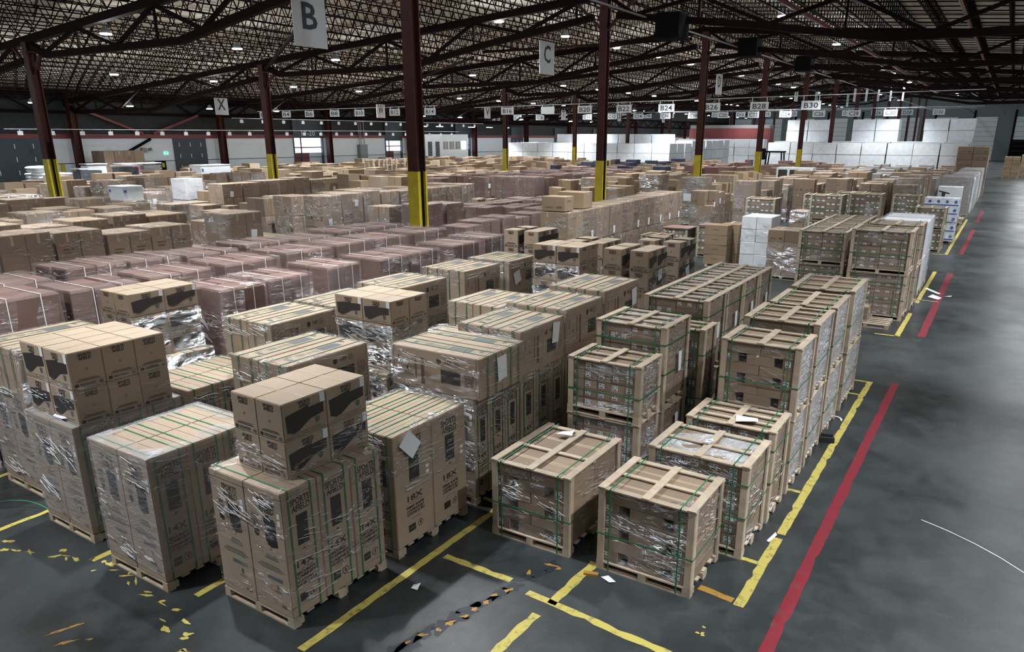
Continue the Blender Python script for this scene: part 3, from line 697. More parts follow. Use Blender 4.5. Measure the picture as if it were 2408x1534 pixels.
def glint_pleats(b, rg, cnt, *sides):
    """highlights on the film put in as thin white folds, each a tapering raised strip lying on a side"""
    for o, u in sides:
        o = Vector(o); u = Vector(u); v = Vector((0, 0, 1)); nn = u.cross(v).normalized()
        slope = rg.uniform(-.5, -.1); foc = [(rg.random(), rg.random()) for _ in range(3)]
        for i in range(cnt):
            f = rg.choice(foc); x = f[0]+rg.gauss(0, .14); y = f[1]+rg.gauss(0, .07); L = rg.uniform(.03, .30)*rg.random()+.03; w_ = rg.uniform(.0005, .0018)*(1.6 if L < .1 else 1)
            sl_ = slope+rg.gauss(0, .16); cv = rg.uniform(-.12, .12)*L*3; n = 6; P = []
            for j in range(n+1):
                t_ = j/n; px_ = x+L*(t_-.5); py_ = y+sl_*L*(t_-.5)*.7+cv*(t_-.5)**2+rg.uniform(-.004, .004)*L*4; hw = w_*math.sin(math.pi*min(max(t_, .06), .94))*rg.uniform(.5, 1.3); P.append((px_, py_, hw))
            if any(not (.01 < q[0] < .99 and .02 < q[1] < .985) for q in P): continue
            base = len(b.v); k = b.mi('glint_pleat')
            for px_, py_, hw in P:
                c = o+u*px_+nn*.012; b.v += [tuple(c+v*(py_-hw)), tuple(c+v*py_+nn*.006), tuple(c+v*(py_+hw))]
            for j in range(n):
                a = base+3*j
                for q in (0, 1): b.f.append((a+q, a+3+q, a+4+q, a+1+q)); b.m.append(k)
def wrap_mesh(seed, mat, open_top=False):
    """unit film shell: subdivided, slightly puckered sides and top border"""
    rg = random.Random(seed); b = MB(); n = 7; k = b.mi(mat)
    def grid(o, u, v):
        base = len(b.v)
        for j in range(n+1):
            for i in range(n+1):
                p = Vector(o)+Vector(u)*i/n+Vector(v)*j/n; nn = Vector(u).cross(Vector(v)).normalized()
                e = 0 if i in (0, n) or j in (0, n) else rg.uniform(-.004, .012)
                b.v.append(tuple(p+nn*e))
        for j in range(n):
            for i in range(n):
                a = base+j*(n+1)+i; b.f.append((a, a+1, a+n+2, a+n+1)); b.m.append(k)
    grid((-.5, -.5, 0), (1, 0, 0), (0, 0, 1)); grid((.5, -.5, 0), (0, 1, 0), (0, 0, 1)); grid((.5, .5, 0), (-1, 0, 0), (0, 0, 1)); grid((-.5, .5, 0), (0, -1, 0), (0, 0, 1))
    glint_pleats(b, rg, {'film_strong': 110, 'film_clear': 44, 'film_fog': 40, 'film_maroon': 36}[mat], ((-.5, -.5, 0), (1, 0, 0)), ((.5, -.5, 0), (0, 1, 0)))
    if not open_top:   # ragged band folded over the top edge
        for (o, u, v) in (((-.5, -.5, 1), (1, 0, 0), (0, .14, .004)), ((.5, -.5, 1), (0, 1, 0), (-.14, 0, .004)), ((.5, .5, 1), (-1, 0, 0), (0, -.1, .004)), ((-.5, .5, 1), (0, -1, 0), (.1, 0, .004))):
            base = len(b.v)
            for j in range(2):
                for i in range(n+1):
                    s = rg.uniform(.4, 1.6) if j else 0; b.v.append(tuple(Vector(o)+Vector(u)*i/n+Vector(v)*s))
            for i in range(n): b.f.append((base+i, base+i+1, base+n+2+i, base+n+1+i)); b.m.append(k)
    me = b.mesh('shrink_wrap'); me.polygons.foreach_set('use_smooth', [True]*len(me.polygons)); return me
def side_wrap_mesh():
    rg = random.Random(77); b = MB(); n = 7; k = b.mi('film_side')
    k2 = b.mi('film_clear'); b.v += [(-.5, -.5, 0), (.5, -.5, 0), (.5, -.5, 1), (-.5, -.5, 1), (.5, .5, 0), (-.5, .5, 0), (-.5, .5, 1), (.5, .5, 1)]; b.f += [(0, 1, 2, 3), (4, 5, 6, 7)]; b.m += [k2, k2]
    for s in (-1, 1):
        base = len(b.v)
        for j in range(n+1):
            for i in range(n+1): b.v.append((s*(.5+(0 if i in (0, n) or j in (0, n) else rg.uniform(-.004, .015))), s*(-.5+i/n), j/n))
        for j in range(n):
            for i in range(n): a = base+j*(n+1)+i; b.f.append((a, a+1, a+n+2, a+n+1)); b.m.append(k)
    glint_pleats(b, rg, 40, ((-.5, -.5, 0), (1, 0, 0)), ((.5, -.5, 0), (0, 1, 0)))
    me = b.mesh('shrink_wrap'); me.polygons.foreach_set('use_smooth', [True]*len(me.polygons)); return me
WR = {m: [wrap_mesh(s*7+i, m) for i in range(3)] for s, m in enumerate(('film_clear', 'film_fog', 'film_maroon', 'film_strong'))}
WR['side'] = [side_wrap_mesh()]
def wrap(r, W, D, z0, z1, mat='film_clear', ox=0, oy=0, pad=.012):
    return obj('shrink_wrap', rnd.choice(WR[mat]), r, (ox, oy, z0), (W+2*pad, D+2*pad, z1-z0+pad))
def strap_loop(r, axis, c, a0, a1, z0, z1, mat='strap_green', w=.018, bottom=True):
    """band round a load: axis 'x' loop lies in the plane x=c and spans y a0..a1; 'z' is a level hoop c=height, a0=W, a1=D"""
    t = MB(); e = .006
    if axis == 'x':
        for p, q in (((c, a0-e, z0), (c, a0-e, z1+e)), ((c, a1+e, z0), (c, a1+e, z1+e))): t.bar(p, q, w, .003, mat, (0, 1, 0))
        t.bar((c, a0-e, z1+e), (c, a1+e, z1+e), w, .003, mat)
    elif axis == 'y':
        for p, q in (((a0-e, c, z0), (a0-e, c, z1+e)), ((a1+e, c, z0), (a1+e, c, z1+e))): t.bar(p, q, w, .003, mat, (1, 0, 0))
        t.bar((a0-e, c, z1+e), (a1+e, c, z1+e), w, .003, mat)
    else:
        W, D = a0/2+e, a1/2+e
        for p, q in (((-W, -D, c), (W, -D, c)), ((W, -D, c), (W, D, c)), ((W, D, c), (-W, D, c)), ((-W, D, c), (-W, -D, c))): t.bar(p, q, .003, w, mat)
    return obj('strap', t.mesh('strap'), r)
def carton(r, x, y, z, w, d, h, mats='cardboard', var=None, rz=None, nm='carton'):
    L = CB[mats]; me = L[rnd.randrange(len(L))] if var is None else L[var % len(L)]
    flip = rnd.choice((0, 0, 1)) if mats.startswith('cardboard') else 0
    rot = (rz if rz is not None else rnd.uniform(-.008, .008))
    if flip: return obj(nm, me, r, (x, y, z), (d, w, h), (0, 0, rot+math.pi/2))
    return obj(nm, me, r, (x, y, z), (w, d, h), (0, 0, rot))
def paper(r, x, y, z, face, w=.2, h=.28, tilt=0, mat='paper'):
    t = MB()
    if face == 'x': t.poly([(0, -w/2, -h/2), (0, w/2, -h/2), (.012, w/2, h/2), (0, -w/2, h/2)], mat)
    elif face == '-y': t.poly([(-w/2, 0, -h/2), (w/2, 0, -h/2), (w/2, -.012, h/2), (-w/2, 0, h/2)], mat)
    else: t.poly([(-w/2, -h/2, .0), (w/2, -h/2, .03), (w/2, h/2, 0), (-w/2, h/2, .02)], mat)
    rot = {'x': (tilt, 0, 0), '-y': (0, tilt, 0), 'z': (0, 0, tilt)}[face]
    return obj('paper_label', t.mesh('paper_label'), r, (x, y, z), rot=rot)

# lettering of the safe cartons
LOGO = ('SPORTS', 'AFIELD')
def logo(b, o, u, v, cx, cy, w, mat='ink'):
    b.text('SPORTS', o, u, v, cx, cy+w*.19, w*1.08, w*.33, mat, .028); b.text('AFIELD', o, u, v, cx+w*.03, cy-w*.17, w*1.02, w*.33, mat, .028)
def rect(b, o, u, v, x0, y0, x1, y1, mat):
    o, u, v = Vector(o), Vector(u), Vector(v); b.poly([o+u*x0+v*y0, o+u*x1+v*y0, o+u*x1+v*y1, o+u*x0+v*y1], mat)
def shape(b, o, u, v, pts, mat):
    o, u, v = Vector(o), Vector(u), Vector(v); b.poly([o+u*x+v*y for x, y in pts], mat)
def shield(b, o, u, v, cx, cy, s, mat='ink'): shape(b, o, u, v, [(cx-s*.45, cy+s*.5), (cx-s*.45, cy-s*.2), (cx, cy-s*.55), (cx+s*.45, cy-s*.2), (cx+s*.45, cy+s*.5)], mat)
def lines(b, o, u, v, cx, cy, w, h, n, mat='ink_grey'):
    for i in range(n):
        ww = w*(.7+.3*((i*37) % 5)/4); y = cy+h/2-h*(i+.5)/n; rect(b, o, u, v, cx-ww/2, y-h/n*.25, cx+ww/2, y+h/n*.25, mat)
def narrow_panel(b, o, u, v, W, H, num='14', sub='SECURITY'):
    """side with the big number; u = width direction, origin bottom centre"""
    k = min(W*.50, .3)
    logo(b, o, u, v, 0, H*.87, k)
    rect(b, o, u, v, -k*.30, H*.55, k*.34, H*.79, 'ink')
    shape(b, o, u, v, [(-.02, H*.515), (0, H*.53), (.02, H*.515), (.012, H*.505), (0, H*.515), (-.012, H*.505)], 'ink')
    b.text(num+'X', o, u, v, 0, H*.405, k*.98, H*.054, 'ink', .02)
    b.text('GUN  FUSILS', o, u, v, 0, H*.362, k*.8, H*.012, 'ink')
    if sub == 'SECURITY': T = (('SECURITY', .335), ('CABINET', .305), ('CABINET', .268), ('DE SÉCURITÉ', .240))
    else: T = (('FIRE SAFE', .325), ('COFFRE-FORT', .292), ('CONTRE LE FEU', .262))
    for s_, y in T: b.text(s_, o, u, v, 0, H*y, k*1.12, H*.024, 'ink', .05)
    rect(b, o, u, v, -k*.3, H*.212, k*.3, H*.217, 'ink_grey')
    rect(b, o, u, v, -k*.5, H*.10, -k*.05, H*.165, 'ink'); rect(b, o, u, v, -k*.44, H*.128, -k*.11, H*.134, 'cardboard_pale')
    n = 14; shape(b, o, u, v, [(k*.27+.05*math.cos(i*2*math.pi/n), H*.135+.05*math.sin(i*2*math.pi/n)) for i in range(n)], 'ink')
    shape(b, Vector(o)+Vector(u).cross(Vector(v)).normalized()*.0008, u, v, [(k*.27+.04*math.cos(i*2*math.pi/n), H*.135+.04*math.sin(i*2*math.pi/n)) for i in range(n)], 'cardboard_pale')
    rect(b, Vector(o)+Vector(u).cross(Vector(v)).normalized()*.0016, u, v, k*.27-.012, H*.12, k*.27+.012, H*.152, 'ink')
def wide_panel(b, o, u, v, W, H, num='14'):
    logo(b, o, u, v, W*.06, H*.865, W*.40)
    rect(b, o, u, v, -W*.02, H*.58, W*.26, H*.775, 'ink'); rect(b, o, u, v, W*.02, H*.555, W*.29, H*.76, 'ink')
    shape(b, o, u, v, [(-W*.04, H*.78), (W*.12, H*.80), (W*.13, H*.775), (W*.26, H*.775), (W*.30, H*.56), (W*.1, H*.54), (-W*.0, H*.60)], 'ink')
    b.text(num+'X', o, u, v, -W*.26, H*.76, W*.2, H*.028, 'ink', .03)
    lines(b, o, u, v, -W*.26, H*.70, W*.20, H*.07, 6); shield(b, o, u, v, -W*.26, H*.625, W*.15)
    shape(b, o, u, v, [(W*.05, H*.515), (W*.09, H*.53), (W*.13, H*.515), (W*.09, H*.522)], 'ink')
    lines(b, o, u, v, W*.08, H*.46, W*.36, H*.05, 3); lines(b, o, u, v, W*.02, H*.37, W*.74, H*.05, 4)
    rect(b, o, u, v, -W*.1, H*.27, W*.32, H*.30, 'ink_grey'); rect(b, o, u, v, W*.14, H*.20, W*.19, H*.24, 'ink'); lines(b, o, u, v, W*.16, H*.18, W*.26, H*.02, 2)
    rect(b, o, u, v, W*.22, H*.06, W*.38, H*.085, 'seam')
def safe_carton(name, w, d, h, kind, mat='cardboard_pale'):
    b = MB(); j = .006
    bm = bmesh.new(); bmesh.ops.create_cube(bm, size=1)
    for v in bm.verts: v.co = Vector((v.co.x*w, v.co.y*d, (v.co.z+.5)*h))
    bmesh.ops.bevel(bm, geom=list(bm.edges), offset=.008, segments=2, affect='EDGES')
    bm.verts.ensure_lookup_table(); b.v = [tuple(v.co) for v in bm.verts]; b.f = [tuple(x.index for x in f.verts) for f in bm.faces]; b.m = [b.mi(mat)]*len(b.f); bm.free()
    e = .0022; X, Y, Z = Vector((1,0,0)), Vector((0,1,0)), Vector((0,0,1))
    if kind == 'tall14':
        wide_panel(b, (0, -d/2-e, 0), X, Z, w, h); narrow_panel(b, (w/2+e, 0, 0), Y, Z, d, h); wide_panel(b, (0, d/2+e, 0), -X, Z, w, h); narrow_panel(b, (-w/2-e, 0, 0), -Y, Z, d, h)
        for s in (-1, 1): b.box((-w/2-.003, -d/2-.003, h*.95), (w/2+.003, d/2+.003, h*.951), 'seam')
        rect(b, (0, -d/2-e*1.5, 0), X, Z, w*.36, h*.80, w*.43, h*.84, 'label'); rect(b, (0, -d/2-e*1.5, 0), X, Z, w*.36, h*.74, w*.43, h*.785, 'label')
        b.box((-w*.45, -.004, h), (w*.45, .004, h+.001), 'seam')
    elif kind == 'tall18':
        narrow_panel(b, (w/2+e, 0, 0), Y, Z, d, h, '18', 'FIRE'); narrow_panel(b, (0, -d/2-e, 0), X, Z, w, h, '18', 'FIRE'); narrow_panel(b, (0, d/2+e, 0), -X, Z, w, h, '18', 'FIRE')
        for yy, zz in ((.36, .60), (.36, .55)): rect(b, (w/2+e*1.5, 0, 0), Y, Z, d*yy-.03, h*zz, d*yy+.03, h*zz+.045, 'label')
        b.box((-.005, -d*.48, h), (.005, d*.48, h+.001), 'seam'); b.box((-w*.2, -d*.47, h), (w*.2, d*.47, h+.0006), 'tape')
    elif kind == 'lying':    # long axis along y, pictures on top and sides
        o = Vector((0, 0, h+e)); rect(b, o, X, Y, -w*.14, d*.05, w*.16, d*.30, 'ink_grey')
        for cx, cy, ww, hh in ((0, -.18, .22, .10), (.05, -.34, .30, .05), (-.1, .38, .2, .04)): lines(b, o, X, Y, w*cx, d*cy, w*ww, d*hh, 4)
        b.text('SPORTS AFIELD', o, Y, -X, -d*.04, -w*.02, d*.14, w*.12, 'ink_grey'); b.text('14X', o, Y, -X, -d*.28, w*.1, d*.07, w*.12, 'ink_grey')
        b.box((-w*.49, -.003, h), (w*.49, .003, h+.001), 'seam')
        for s in (-.47, .47): b.box((w*s-.004, -d*.49, h), (w*s+.004, d*.49, h+.0012), 'seam')
        for sgn in (1, -1):
            o = Vector((sgn*(w/2+e), 0, 0)); U = Y*sgn
            rect(b, o, U, Z, d*.08, h*.28, d*.30, h*.60, 'ink'); shield(b, o, U, Z, d*.06, h*.78, .08); b.text('14X', o, U, Z, d*.17, h*.80, .12, .06, 'ink', .03); lines(b, o, U, Z, d*.26, h*.80, .10, .10, 4)
            b.text('SPORTS', o, Z, -U, h*.45, -d*.37, .22, .07, 'ink'); b.text('AFIELD', o, Z, -U, h*.45, -d*.42, .2, .07, 'ink')
            rect(b, o, U, Z, -d*.22, h*.25, -d*.20, h*.8, 'seam'); rect(b, o, U, Z, -d*.15, h*.15, -d*.11, h*.8, 'seam'); rect(b, o, U, Z, -d*.32, h*.45, -d*.30, h*.52, 'ink')
            rect(b, o, U, Z, -d*.42, h*.55, -d*.40, h*.78, 'ink_grey')
        for s in (-1, 1): b.box((-w/2-.003, s*d*.47-.002, -.001), (w/2+.003, s*d*.47+.002, h+.003), 'seam')
    elif kind == 'ammo':     # picture on +x, narrow text side on -y
        o = (w/2+e, 0, 0)
        for o, U, D in (((w/2+e, 0, 0), Y, d), ((-w/2-e, 0, 0), -Y, d)):
            b.text('SPORTS', o, U, Z, 0, h*.89, D*.27, h*.085, 'ink', .045); b.text('AFIELD', o, U, Z, 0, h*.80, D*.25, h*.085, 'ink', .045)
            shape(b, o, U, Z, [(-D*.44, h*.66), (D*.08, h*.76), (D*.09, h*.70), (D*.43, h*.73), (D*.43, h*.45), (D*.10, h*.38), (-D*.16, h*.18), (-D*.28, h*.15), (-D*.42, h*.22)], 'ink')
            shield(b, o, U, Z, D*.27, h*.30, .07, 'ink_grey')
            b.text('AMMO SECURITY CABINET', o, U, Z, 0, h*.13, D*.7, h*.035, 'ink'); b.text('MUNITIONS CABINET DE SÉCURITÉ', o, U, Z, 0, h*.07, D*.88, h*.035, 'ink')
            rect(b, Vector(o)+U.cross(Z)*.001, U, Z, D*.36, h*.72, D*.47, h*.98, 'label')
        for o, U, W_ in (((0, -d/2-e, 0), X, w), ((0, d/2+e, 0), -X, w)):
            b.text('SPORTS', o, U, Z, 0, h*.89, W_*.40, h*.085, 'ink', .045); b.text('AFIELD', o, U, Z, 0, h*.80, W_*.38, h*.085, 'ink', .045)
            lines(b, o, U, Z, 0, h*.5, W_*.1, h*.08, 2); lines(b, o, U, Z, 0, h*.22, W_*.8, h*.08, 2, 'ink')
            rect(b, o, U, Z, -W_*.42, h*.05, -W_*.30, h*.14, 'ink'); rect(b, o, U, Z, -W_*.26, h*.06, W_*.2, h*.13, 'ink_grey'); rect(b, o, U, Z, W_*.3, h*.05, W_*.42, h*.13, 'ink_grey')
        b.box((-w*.49, -.03, h), (w*.49, .03, h+.001), 'tape'); b.box((-w*.49, -.003, h+.001), (w*.49, .003, h+.0016), 'seam')
    return b.mesh(name)
SC = {'tall14': safe_carton('safe_carton', .60, .478, 1.52, 'tall14'), 'tall18': safe_carton('fire_safe_carton', .405, .72, 1.56, 'tall18'),
      'lying': safe_carton('lying_safe_carton', .60, 1.42, .62, 'lying'), 'ammo': safe_carton('cabinet_carton', .42, .60, .425, 'ammo')}

def put(r, kind, x, y, z, sx=1, sy=1, sz=1, rz=0, nm='safe_carton'):
    return obj(nm, SC[kind], r, (x, y, z), (sx, sy, sz), (0, 0, rz+rnd.uniform(-.006, .006)))
def safe_load(x0, x1, y0, y1, ztop, top, lab, base='tall14', filmk='film_clear', pp=None, group='gun safe carton loads'):
    """pallet of upright safe cartons; top = None | ('ammo', nx, ny, nz, rot) | ('lying', rot, z)"""
    cx, cy = (x0+x1)/2, (y0+y1)/2; W, D = x1-x0, y1-y0
    r = empty('safe_pallet_load', (cx, cy, 0), rnd.uniform(-.012, .012)); tag(r, lab, 'pallet load', group)
    obj('pallet', pallet(1.2, 1.4), r, scale=(W/1.2, D/1.4, 1))
    zb = .13; hb = 1.52 if base == 'tall14' else 1.56
    if base == 'tall14':
        bz = (ztop-zb) if top is None else 1.52
        bz = min(bz, 1.60)
        for i in range(2):
            for j in range(3): put(r, 'tall14', (i-.5)*W/2, (j-1)*D/3, zb, W/1.2*.995, D/1.44*.995, bz/1.52)
        for j in range(3):
            for s in (-.31, .31): strap_loop(r, 'y', (j-1+s)*D/3, -W/2, W/2, zb-.01, zb+bz)
        hb = bz
    else:
        for i in range(3):
            for j in range(2): put(r, 'tall18', (i-1)*W/3, (j-.5)*D/2, zb, W/1.23, D/1.45, 1, 0, 'fire_safe_carton')
        for i in range(3):
            for s in (-.25, .25): strap_loop(r, 'x', (i-1+s)*W/3, -D/2, D/2, zb-.01, zb+hb)
    zt = zb+hb+.004
    if base != 'tall18': wrap(r, W, D, zb+.1, zt, filmk)
    else: wrap(r, W, D, zb+.75, zt, 'film_clear')
    if top and top[0] == 'ammo':
        _, nx, ny, nz, rz, ox, oy = top
        cw, cdp = (.42, .60) if not rz else (.60, .42)
        hz = (ztop-zt)/nz
        for k in range(nz):
            for i in range(nx):
                for j in range(ny):
                    put(r, 'ammo', ox+(i-(nx-1)/2)*(cw+.006)+rnd.uniform(-.006, .006), oy+(j-(ny-1)/2)*(cdp+.006), zt+k*hz, 1, 1, hz/.425*.995, (math.pi/2 if rz == 1 else 0) if rz >= 0 else 0, 'cabinet_carton')
        wrap(r, nx*cw+.02, ny*cdp+.02, zt-.08, ztop-.42*(nz > 1), 'film_strong' if filmk == 'film_strong' else 'film_clear', ox, oy)
    elif top and top[0] == 'lying':
        rz = top[1]; hz = ztop-zt
        if not rz:
            for i in range(2): put(r, 'lying', (i-.5)*W/2, 0, zt, W/1.2*.99, D/1.42*.985, hz/.62, 0, 'lying_safe_carton')
            for i in range(2):
                for s in (-.2, .25): strap_loop(r, 'x', (i-.5+s)*W/2, -D/2, D/2, zt, ztop)
        else:
            for j in range(2): put(r, 'lying', -.1, (j-.5)*D/2, zt, D/1.2, 1.12, hz/.62, -math.pi/2, 'lying_safe_carton')
            for j in range(2): strap_loop(r, 'y', (j-.5-.15)*D/2, -.9, .71, zt, ztop); strap_loop(r, 'y', (j-.5+.2)*D/2, -.9, .71, zt, ztop)
        wrap(r, W if not rz else 1.6, D, zt-.1, ztop, 'film_clear', 0 if not rz else -.1, 0)
    for q in (pp or []): paper(r, *q)
    return r
def crate(x0, x1, y0, y1, z0, z1, lab, cols=3, filmk='film_clear', style='gap', detail=True, pp=None, nxs=1, group='slatted crates of small cartons', slats=(0,), wr=True, rz=0, ch=.16, top=None):
    cx, cy = (x0+x1)/2, (y0+y1)/2; W, D, H = x1-x0, y1-y0, z1-z0
    r = empty('slatted_crate', (cx, cy, z0), rz+rnd.uniform(-.01, .01)); tag(r, lab, 'crate', group)
    obj('pallet', pallet(W, D, 'pine'), r, scale=(W/round(W, 1), D/round(D, 1), 1))
    zb = .127; zt = H-.03
    for sx in (-1, 1):
        for sy in (-1, 1):
            t = MB(); x = sx*(W/2-.05); y = sy*(D/2-.012); t.box((x-.038, y-.012, zb), (x+.045, y+.012, zt), 'pine'); t.box((sx*(W/2-.012)-.012, sy*(D/2-.06)-.045, zb), (sx*(W/2-.012)+.012, sy*(D/2-.06)+.045, zt), 'pine')
            obj('post', t.mesh('post'), r)
    for y in (-D/2+.045, D/2-.045):
        t = MB(); t.box((-W/2-.01, y-.045, zt), (W/2+.01, y+.045, zt+.018), 'pine'); obj('top_slat', t.mesh('top_slat'), r)
    for x in (-W/2+.05, 0, W/2-.05):
        t = MB(); t.box((x-.05, -D/2-.01, zt+.018), (x+.05, D/2+.01, zt+.036), 'pine'); obj('top_slat', t.mesh('top_slat'), r)
    for s in slats:
        t = MB(); y = s*D/2; t.box((-W/2, y-.035, zt), (W/2, y+.035, zt+.018), 'pine'); obj('top_slat', t.mesh('top_slat'), r)
    # cartons
    iw, idp = W-.07, D-.06; nz = max(2, round((zt-zb-.01)/ch)); ch = (zt-zb-.012)/nz
    if detail:
        for k in range(nz):
            z = zb+k*ch; rows = 2 if D > .8 else 1; dd = idp/rows
            for j in range(rows):
                y = -idp/2+dd*(j+.5)
                if style == 'gap':
                    if k % 2 == nz % 2: seq = [(.21, 1), (.11, None), (.37, 0), (.11, None), (.20, 1)] if j % 2 == 0 else [(.21, 1), (.58, 0), (.21, 1)]
                    else: seq = [(.5, 0), (.5, 0)]
                elif style == 'rowlab': seq = [(1/6., 1)]*3+[(.5, 0)] if k % 2 == nz % 2 else [(.5, 0)]+[(1/6., 1)]*3
                elif style == 'alllab': seq = [(.2, 1)]*5
                else: seq = [(.5, 0), (.5, 0)]
                x = -iw/2
                for wd, lb in seq:
                    if lb is not None: o_ = obj('carton', CB['small'][lb], r, (x+iw*wd/2, y, z), (iw*wd*.985, dd*.985, ch*.97), (0, 0, rnd.uniform(-.012, .012)))
                    if lb == 1 and j == 0: obj('shipping_label', LAB, o_)
                    x += iw*wd
    else:
        b = MB()
        key = (style, nz)
        for k in range(nz):
            z = zb+k*ch; seq = ([(1/6., 1)]*3+[(.5, 0)] if k % 2 else [(.5, 0)]+[(1/6., 1)]*3) if style != 'gap' else ([(.22, 1), (.1, None), (.36, 0), (.1, None), (.22, 1)] if k % 2 else [(.5, 0), (.5, 0)])
            x = -iw/2
            for wd, lb in seq:
                if lb is not None:
                    e = rnd.uniform(0, .012)
                    b.box((x+.004, -idp/2+e, z), (x+iw*wd-.004, idp/2, z+ch*.965), 'cardboard')
                    if lb: b.box((x+iw*wd*.2, -idp/2+e-.002, z+ch*.3), (x+iw*wd*.75, -idp/2+e, z+ch*.75), 'label')
                x += iw*wd
        tag(obj('cartons', b.mesh('cartons'), r))
    for s in (-.36, .36): strap_loop(r, 'x', s*W, -D/2-.01, D/2+.01, .02, H+.005)
    strap_loop(r, 'z', H*.45, W, D, 0, 0)
    if H > 1.25: strap_loop(r, 'z', H*.8, W, D, 0, 0)
    if wr: wrap(r, W-.045, D-.04, .1, zt-.01, filmk, pad=0.0)
    if top:
        t = MB(); n_ = 6; k_ = t.mi(top); rg_ = random.Random(int(cx*97))
        for j in range(n_+1):
            for i in range(n_+1): t.v.append((-W/2+.03+(W-.06)*i/n_, -D/2+.03+(D-.06)*j/n_, zt-.004-(rg_.uniform(.0, .02))))
        for j in range(n_):
            for i in range(n_): a_ = j*(n_+1)+i; t.f.append((a_, a_+1, a_+n_+2, a_+n_+1)); t.m.append(k_)
        obj('top_sheet', t.mesh('top_sheet'), r)
    for q in (pp or []): paper(r, *q)
    return r
def stack_crates(x0, x1, y0, y1, zs, lab, **k):
    z = 0
    for i, h in enumerate(zs):
        crate(x0, x1, y0, y1, z, z+h, (('lower ' if i == 0 else 'upper ') if len(zs) > 1 else '')+lab, **k); z += h+.001
def carton_load(x0, x1, y0, y1, z1, lab, mat='cardboard', n=(2, 2, 3), filmk='film_clear', wr=True, group=None, cat='pallet load', pal=True, loose=0, pp=None, rz=0, z0=0, straps=None, sep=None, uneven=0.0, name='carton_pallet_load'):
    cx, cy = (x0+x1)/2, (y0+y1)/2; W, D = x1-x0, y1-y0
    r = empty(name, (cx, cy, z0), rz+rnd.uniform(-.008, .008)); tag(r, lab, cat, group)
    zb = 0
    if pal: obj('pallet', pallet(1.2, 1.0), r, scale=(W/1.2, D/1.0, 1)); zb = .13
    nx, ny, nz = n; h = (z1-z0-zb)/nz; cnm = 'carton'
    for k in range(nz):
        ax, ay = (nx, ny) if (k % 2 == 0 or nx == ny) else (nx, ny)
        for i in range(ax):
            for j in range(ay):
                hh = h*(.992 if not mat.startswith('maroon') or k < nz-1 else rnd.uniform(.985, 1.0))
                if uneven and k == nz-1:
                    if rnd.random() < uneven: continue
                jt = .028 if mat.startswith('maroon') else .008; sh = .955 if jt > .02 else .985
                carton(r, -W/2+W*(i+.5)/ax+rnd.uniform(-jt, jt), -D/2+D*(j+.5)/ay+rnd.uniform(-jt, jt), zb+k*h, W/ax*sh, D/ay*sh, hh, mat)
    if wr: wrap(r, W, D, zb*.6, z1-z0-(h if uneven else 0), filmk)
    if straps == 'white':
        for s in (-.2, .22): strap_loop(r, 'y', s*D, -W/2-.015, W/2+.015, zb+h*(nz//2), z1-z0, 'strap_white', .015)
    for q in (pp or []): paper(r, *q)
    return r
#PART3
# ================================================================ the stock
def RF(k): return -(1.83*k+.45)
COLS = [(-17.0, Y0c+PB*k) for k in range(0, 12)]+[(-41.3, Y0c+PB*k) for k in range(0, 12)]
def clear(x0, x1, y0, y1):
    return not any(x0-.35 < cx < x1+.35 and y0-.35 < cy < y1+.35 for cx, cy in COLS)
# ---- front block, first lane: crates beside the aisle
fog = 'film_fog'
crate(-3.6, -2.36, 7.25, 8.27, 0, 1.14, 'nearest slatted crate, alone at the front beside the short yellow line', style='gap', slats=(0,), filmk='film_clear')
crate(-3.45, -2.1, 8.40, 9.38, 0, 1.30, 'single crate second from the front in the aisle lane, taped ball on top', style='alllab', slats=(.0,), top='film_side')
t = MB()
for i in range(7): t.bar((-.05+.1*rnd.random(), -.05+.1*rnd.random(), .01+.03*rnd.random()), (-.05+.1*rnd.random(), -.05+.1*rnd.random(), .03+.04*rnd.random()), .05, .02, 'label')
tag(obj('crumpled_tape', t.mesh('crumpled_tape'), None, (-2.78, 8.85, 1.30)), 'crumpled ball of tape lying on the second crate', 'litter')
crate(-3.35, -2.08, 9.50, 10.35, 0, 1.38, 'single crate third from the front in the aisle lane, white paper on top', style='alllab', slats=(-.3, .3))
o = paper(None, -2.55, 9.75, 1.39, 'z', .3, .2, .3); o.name = 'paper_sheet'; tag(o, 'white paper sheet lying on top of the third aisle crate', 'paper')
A = [(10.55, 11.5, (1.2, 1.1), -3.25, 'clear', 'gap'), (11.65, 12.85, (1.2, 1.22), -3.25, 'fog', 'gap'), (13.0, 14.3, (1.2, 1.22), -3.2, 'fog', 'gap'), (14.75, 16.35, (1.2, 1.2), -3.25, 'clear', 'gap')]
for i, (a, c, zs, xl, fk, st) in enumerate(A):
    stack_crates(xl, -2.07, a, c, zs, 'crate of the %s double stack back along the aisle lane' % ('first', 'second', 'third', 'fourth')[i], style=st, filmk='side', slats=(-.35, .35) if i else (0,))
# ---- second lane
crate(-5.2, -4.0, 7.25, 8.75, 0, 1.12, 'long low crate left of the nearest crate, crumpled white paper on top', style='gap', slats=(-.1,))
t = MB(); t.poly([(-.13, -.05, .0), (.02, -.08, .03), (.04, .10, .02), (-.08, .08, .0)], 'paper'); t.poly([(.02, -.08, .03), (.12, -.02, .01), (.10, .10, .06), (.04, .10, .02)], 'paper')
tag(obj('crumpled_paper', t.mesh('crumpled_paper'), None, (-4.75, 8.45, 1.14)), 'crumpled white paper on the long low crate', 'paper')
stack_crates(-5.2, -4.0, 9.3, 10.1, (1.13, .9), 'crate of the stack behind the long low crate', style='alllab', filmk='film_strong', slats=(0,))
stack_crates(-5.2, -4.0, 10.22, 11.25, (1.05, 1.36), 'crate of the taller stack, second back in the second lane', style='rowlab', slats=(-.3, .3), top='film_side', ch=.13, pp=[(.61, .1, .7, 'x', .1, .34, .1)])
